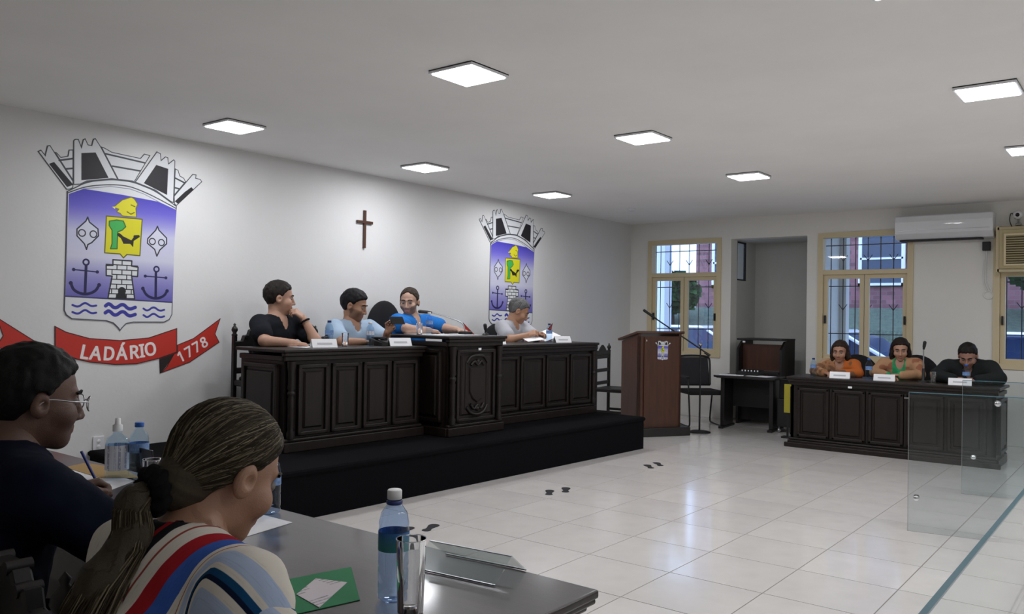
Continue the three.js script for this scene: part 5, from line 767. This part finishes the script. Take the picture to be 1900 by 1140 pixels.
{
  const J = { pelvis: [0.60, 0.55, -1.33], neck: [0.795, 0.945, -1.335], rsh: [0.79, 0.90, -1.155], lsh: [0.79, 0.90, -1.52], relb: [0.82, 0.735, -1.03], rwr: [0.925, 0.775, -1.125], lelb: [0.92, 0.76, -1.6], lwr: [1.05, 0.785, -1.7], head: [0.882, 1.063, -1.352], ...knees([0.62, 0.55, -1.33], [1, 0, 0], 0) };
  const cream = '#cfc8bd', red = '#9c2028', blue = '#3a5ba8', blk = '#1d1d22', thin = '#8c4038', pale = '#a5b3cc';
  const stripes = (list, lo, hi) => { const c = document.createElement('canvas'); c.width = 1024; c.height = 64; const x = c.getContext('2d'); list.forEach(([at, k], i) => { const a = (at - lo) / (hi - lo) * 1024, b = i + 1 < list.length ? (list[i + 1][0] - lo) / (hi - lo) * 1024 : 1024; x.fillStyle = k; x.fillRect(a, 0, b - a + 1, 64); }); for (let i = 0; i < 1800; i++) { x.fillStyle = 'rgba(0,0,0,0.05)'; x.fillRect(rnd() * 1024, rnd() * 64, 2, 2); } const t = new THREE.CanvasTexture(c); t.colorSpace = THREE.SRGBColorSpace; t.wrapS = t.wrapT = THREE.RepeatWrapping; return phy({ map: t, roughness: 0.92, specularIntensity: 0.25 }); };
  const body = stripes([[-0.25, cream], [-0.15, blue], [-0.12, red], [-0.095, cream], [-0.06, blk], [-0.005, red], [0.008, blk], [0.028, cream], [0.043, thin], [0.047, cream], [0.07, red], [0.098, blue], [0.128, cream], [0.146, thin], [0.15, cream], [0.165, pale], [0.2, cream], [0.212, '#15456b'], [0.224, '#0e1a33'], [0.232, cream], [0.245, pale], [0.285, '#2f3f9c'], [0.32, cream], [0.335, pale], [0.375, '#2f3f9c'], [0.41, cream], [0.43, pale]], -0.25, 0.45);
  const arm = stripes([[-0.08, '#2f3f8f'], [-0.055, pale], [-0.036, cream], [-0.026, '#2a3a9c'], [-0.006, pale], [0.016, cream], [0.03, '#15456b'], [0.04, '#0e1a33'], [0.046, cream], [0.056, pale]], -0.08, 0.08);
  const P = person({ label: 'woman with a streaked ponytail in a red, white and blue striped blouse', J, look: [0.9, -0.40, 0.02], hscale: 1.01, hcell: 0.0036, handCell: 0.0042, build: 0.98, neckR: 0.88, jaw: 0.93, skin: [0.33, 0.175, 0.11], sleeveParts: true, hair: { style: 'pulled', color: [0.04, 0.031, 0.021], color2: [0.08, 0.064, 0.042], streak: 0.7, thick: 0.011, line: 0.082, slope: 1.0, peak: 0.1 }, trousers: [0.03, 0.03, 0.05],
    shirt: { name: 'blouse', wrinkle: 0.008, cell: 0.0065, sleeveCell: 0.0065, paint: () => [1, 1, 1], mat: body, uv: (a, b, c) => { const q0 = a + 0.02 * Math.sin(b * 9) + 0.05 * (c + 0.05), t = cl((a - 0.135) / 0.04), e = t * t * (3 - 2 * t), q1 = 0.16 + Math.max(0, 0.40 - 0.9 * b - 0.6 * c); return [(q0 + (q1 - q0) * e + 0.25) / 0.7, b * 4]; },
      sleeveMat: arm, sleeveUV: (x, y, z, r) => { const A = r ? J.rsh : J.lsh, Q = r ? J.rwr : J.lwr, ax = unit(sub(Q, A)), p = sub([x, y, z], A), s = unit(cross(ax, [0.5, -0.2, -0.85])); return [(dot(p, s) + 0.08) / 0.16, dot(p, ax) * 4]; } },
    rhand: { dir: [0.6, -0.02, -0.8], nrm: [0, 1, 0], curl: 0.7 }, lhand: { dir: [0.95, -0.02, -0.1], nrm: [0, 1, 0], curl: 0.7 } });
  // scrunchie, combed-back strands and ponytail
  const b0 = P.fromHead(0, -0.068, -0.122), F = unit(sub(P.fromHead(0, -0.13, -0.25), P.fromHead(0, -0.068, -0.122)));
  P.mesh('hair_tie', tint(netMesh((x, y, z) => { const p = sub([x, y, z], b0), h = dot(p, F), r = Math.hypot(...sub(p, F.map((v) => v * h))), a = Math.atan2(p[1], p[2]); return Math.hypot(r - 0.027, h) - 0.0175 - 0.005 * n3(x * 60, y * 60, z * 60, 4) - 0.0025 * Math.sin(a * 9 + h * 90); }, b0.map((v) => v - 0.065), b0.map((v) => v + 0.065), 0.0035), () => [0.006, 0.006, 0.007]), clothMat, P.body);
  const strand = (pts, r, c) => tint(new THREE.TubeGeometry(new THREE.CatmullRomCurve3(pts.map((p) => V(...p))), 12, r, 4), () => c);
  const tone = () => { const k = rnd(); return k < 0.45 ? [0.045, 0.033, 0.02] : k < 0.72 ? [0.11, 0.088, 0.055] : k < 0.92 ? [0.22, 0.18, 0.115] : [0.34, 0.29, 0.2]; };
  { const hp = { style: 'pulled', thick: 0.011, line: 0.082, slope: 1.0, peak: 0.1 }, ce = [0, 0.032, -0.015], rad = [0.0855, 0.099, 0.108], pole = unit([0, -0.1, -0.107]), e1 = [1, 0, 0], e2 = cross(pole, e1), gs = [];
    for (let i = 0; i < 620; i++) {
      const ph = rnd() * 6.283, q = add(e1.map((v) => v * Math.cos(ph)), e2, Math.sin(ph)), pts = [], lift = 0.0006 + 0.0016 * rnd(); const start = 0.25, stop = 1.2 + 1.3 * rnd();
      for (let a = start; a < stop + 1.0; a += 0.11) { const w = ph + 0.05 * Math.sin(a * 3 + i), d = add(pole.map((v) => v * Math.cos(a)), add(e1.map((v) => v * Math.cos(w)), e2, Math.sin(w)), Math.sin(a)), l = 1 / Math.hypot(d[0] / rad[0], d[1] / rad[1], d[2] / rad[2]); const p = add(ce, d, l); let f = hairField(...p, hp), p2 = add(p, d, -f + lift); if (Math.abs(f) > 0.02) break; if (0.082 - (0.082 - p2[2]) + 0.1 * Math.abs(p2[0]) > p2[1] - 0.002) break; pts.push(P.fromHead(...p2)); }
      if (pts.length > 4) gs.push(strand(pts, 0.0007 + 0.0006 * rnd(), tone()));
    }
    const m = P.mesh('hair_strands', mergeGeometries(gs), hairMat, P.body); m.userData.kind = 'stuff'; }
  const q = [add(b0, F, -0.01), add(add(b0, F, 0.035), [0, -0.012, 0]), [0.695, 0.975, -1.335], [0.65, 0.92, -1.33], [0.615, 0.845, -1.325], [0.6, 0.74, -1.33]], rr = [0.022, 0.024, 0.03, 0.04, 0.042, 0.022];
  P.mesh('ponytail', tint(netMesh((x, y, z) => { let d = 1; for (let i = 0; i < 5; i++) d = smin(d, cap(x, y, z, q[i], q[i + 1], rr[i], rr[i + 1]), 0.02); return d + 0.006 * n3((z + 0.5 * x) * 70, y * 5, (x - 0.3 * z) * 60, 7); }, [0.55, 0.62, -1.44], [0.83, 1.12, -1.23], 0.0045), () => [0.045, 0.035, 0.023]), hairMat, P.body);
  { const gs = []; for (let i = 0; i < 330; i++) { const a = rnd() * 6.283, s = 1.0 + 0.16 * rnd(), w = rnd() * 0.3; gs.push(strand(q.map((p, k) => add(p, [Math.cos(a + w * k) * rr[k] * s, 0.004 * rnd(), Math.sin(a + w * k) * rr[k] * s])), 0.0008 + 0.0007 * rnd(), tone())); }
    const m = P.mesh('tail_strands', mergeGeometries(gs), hairMat, P.body); m.userData.kind = 'stuff'; }
}

scene.traverse((o) => { if (o.isMesh) o.castShadow = o.receiveShadow = true; });
renderer.render(scene, camera);
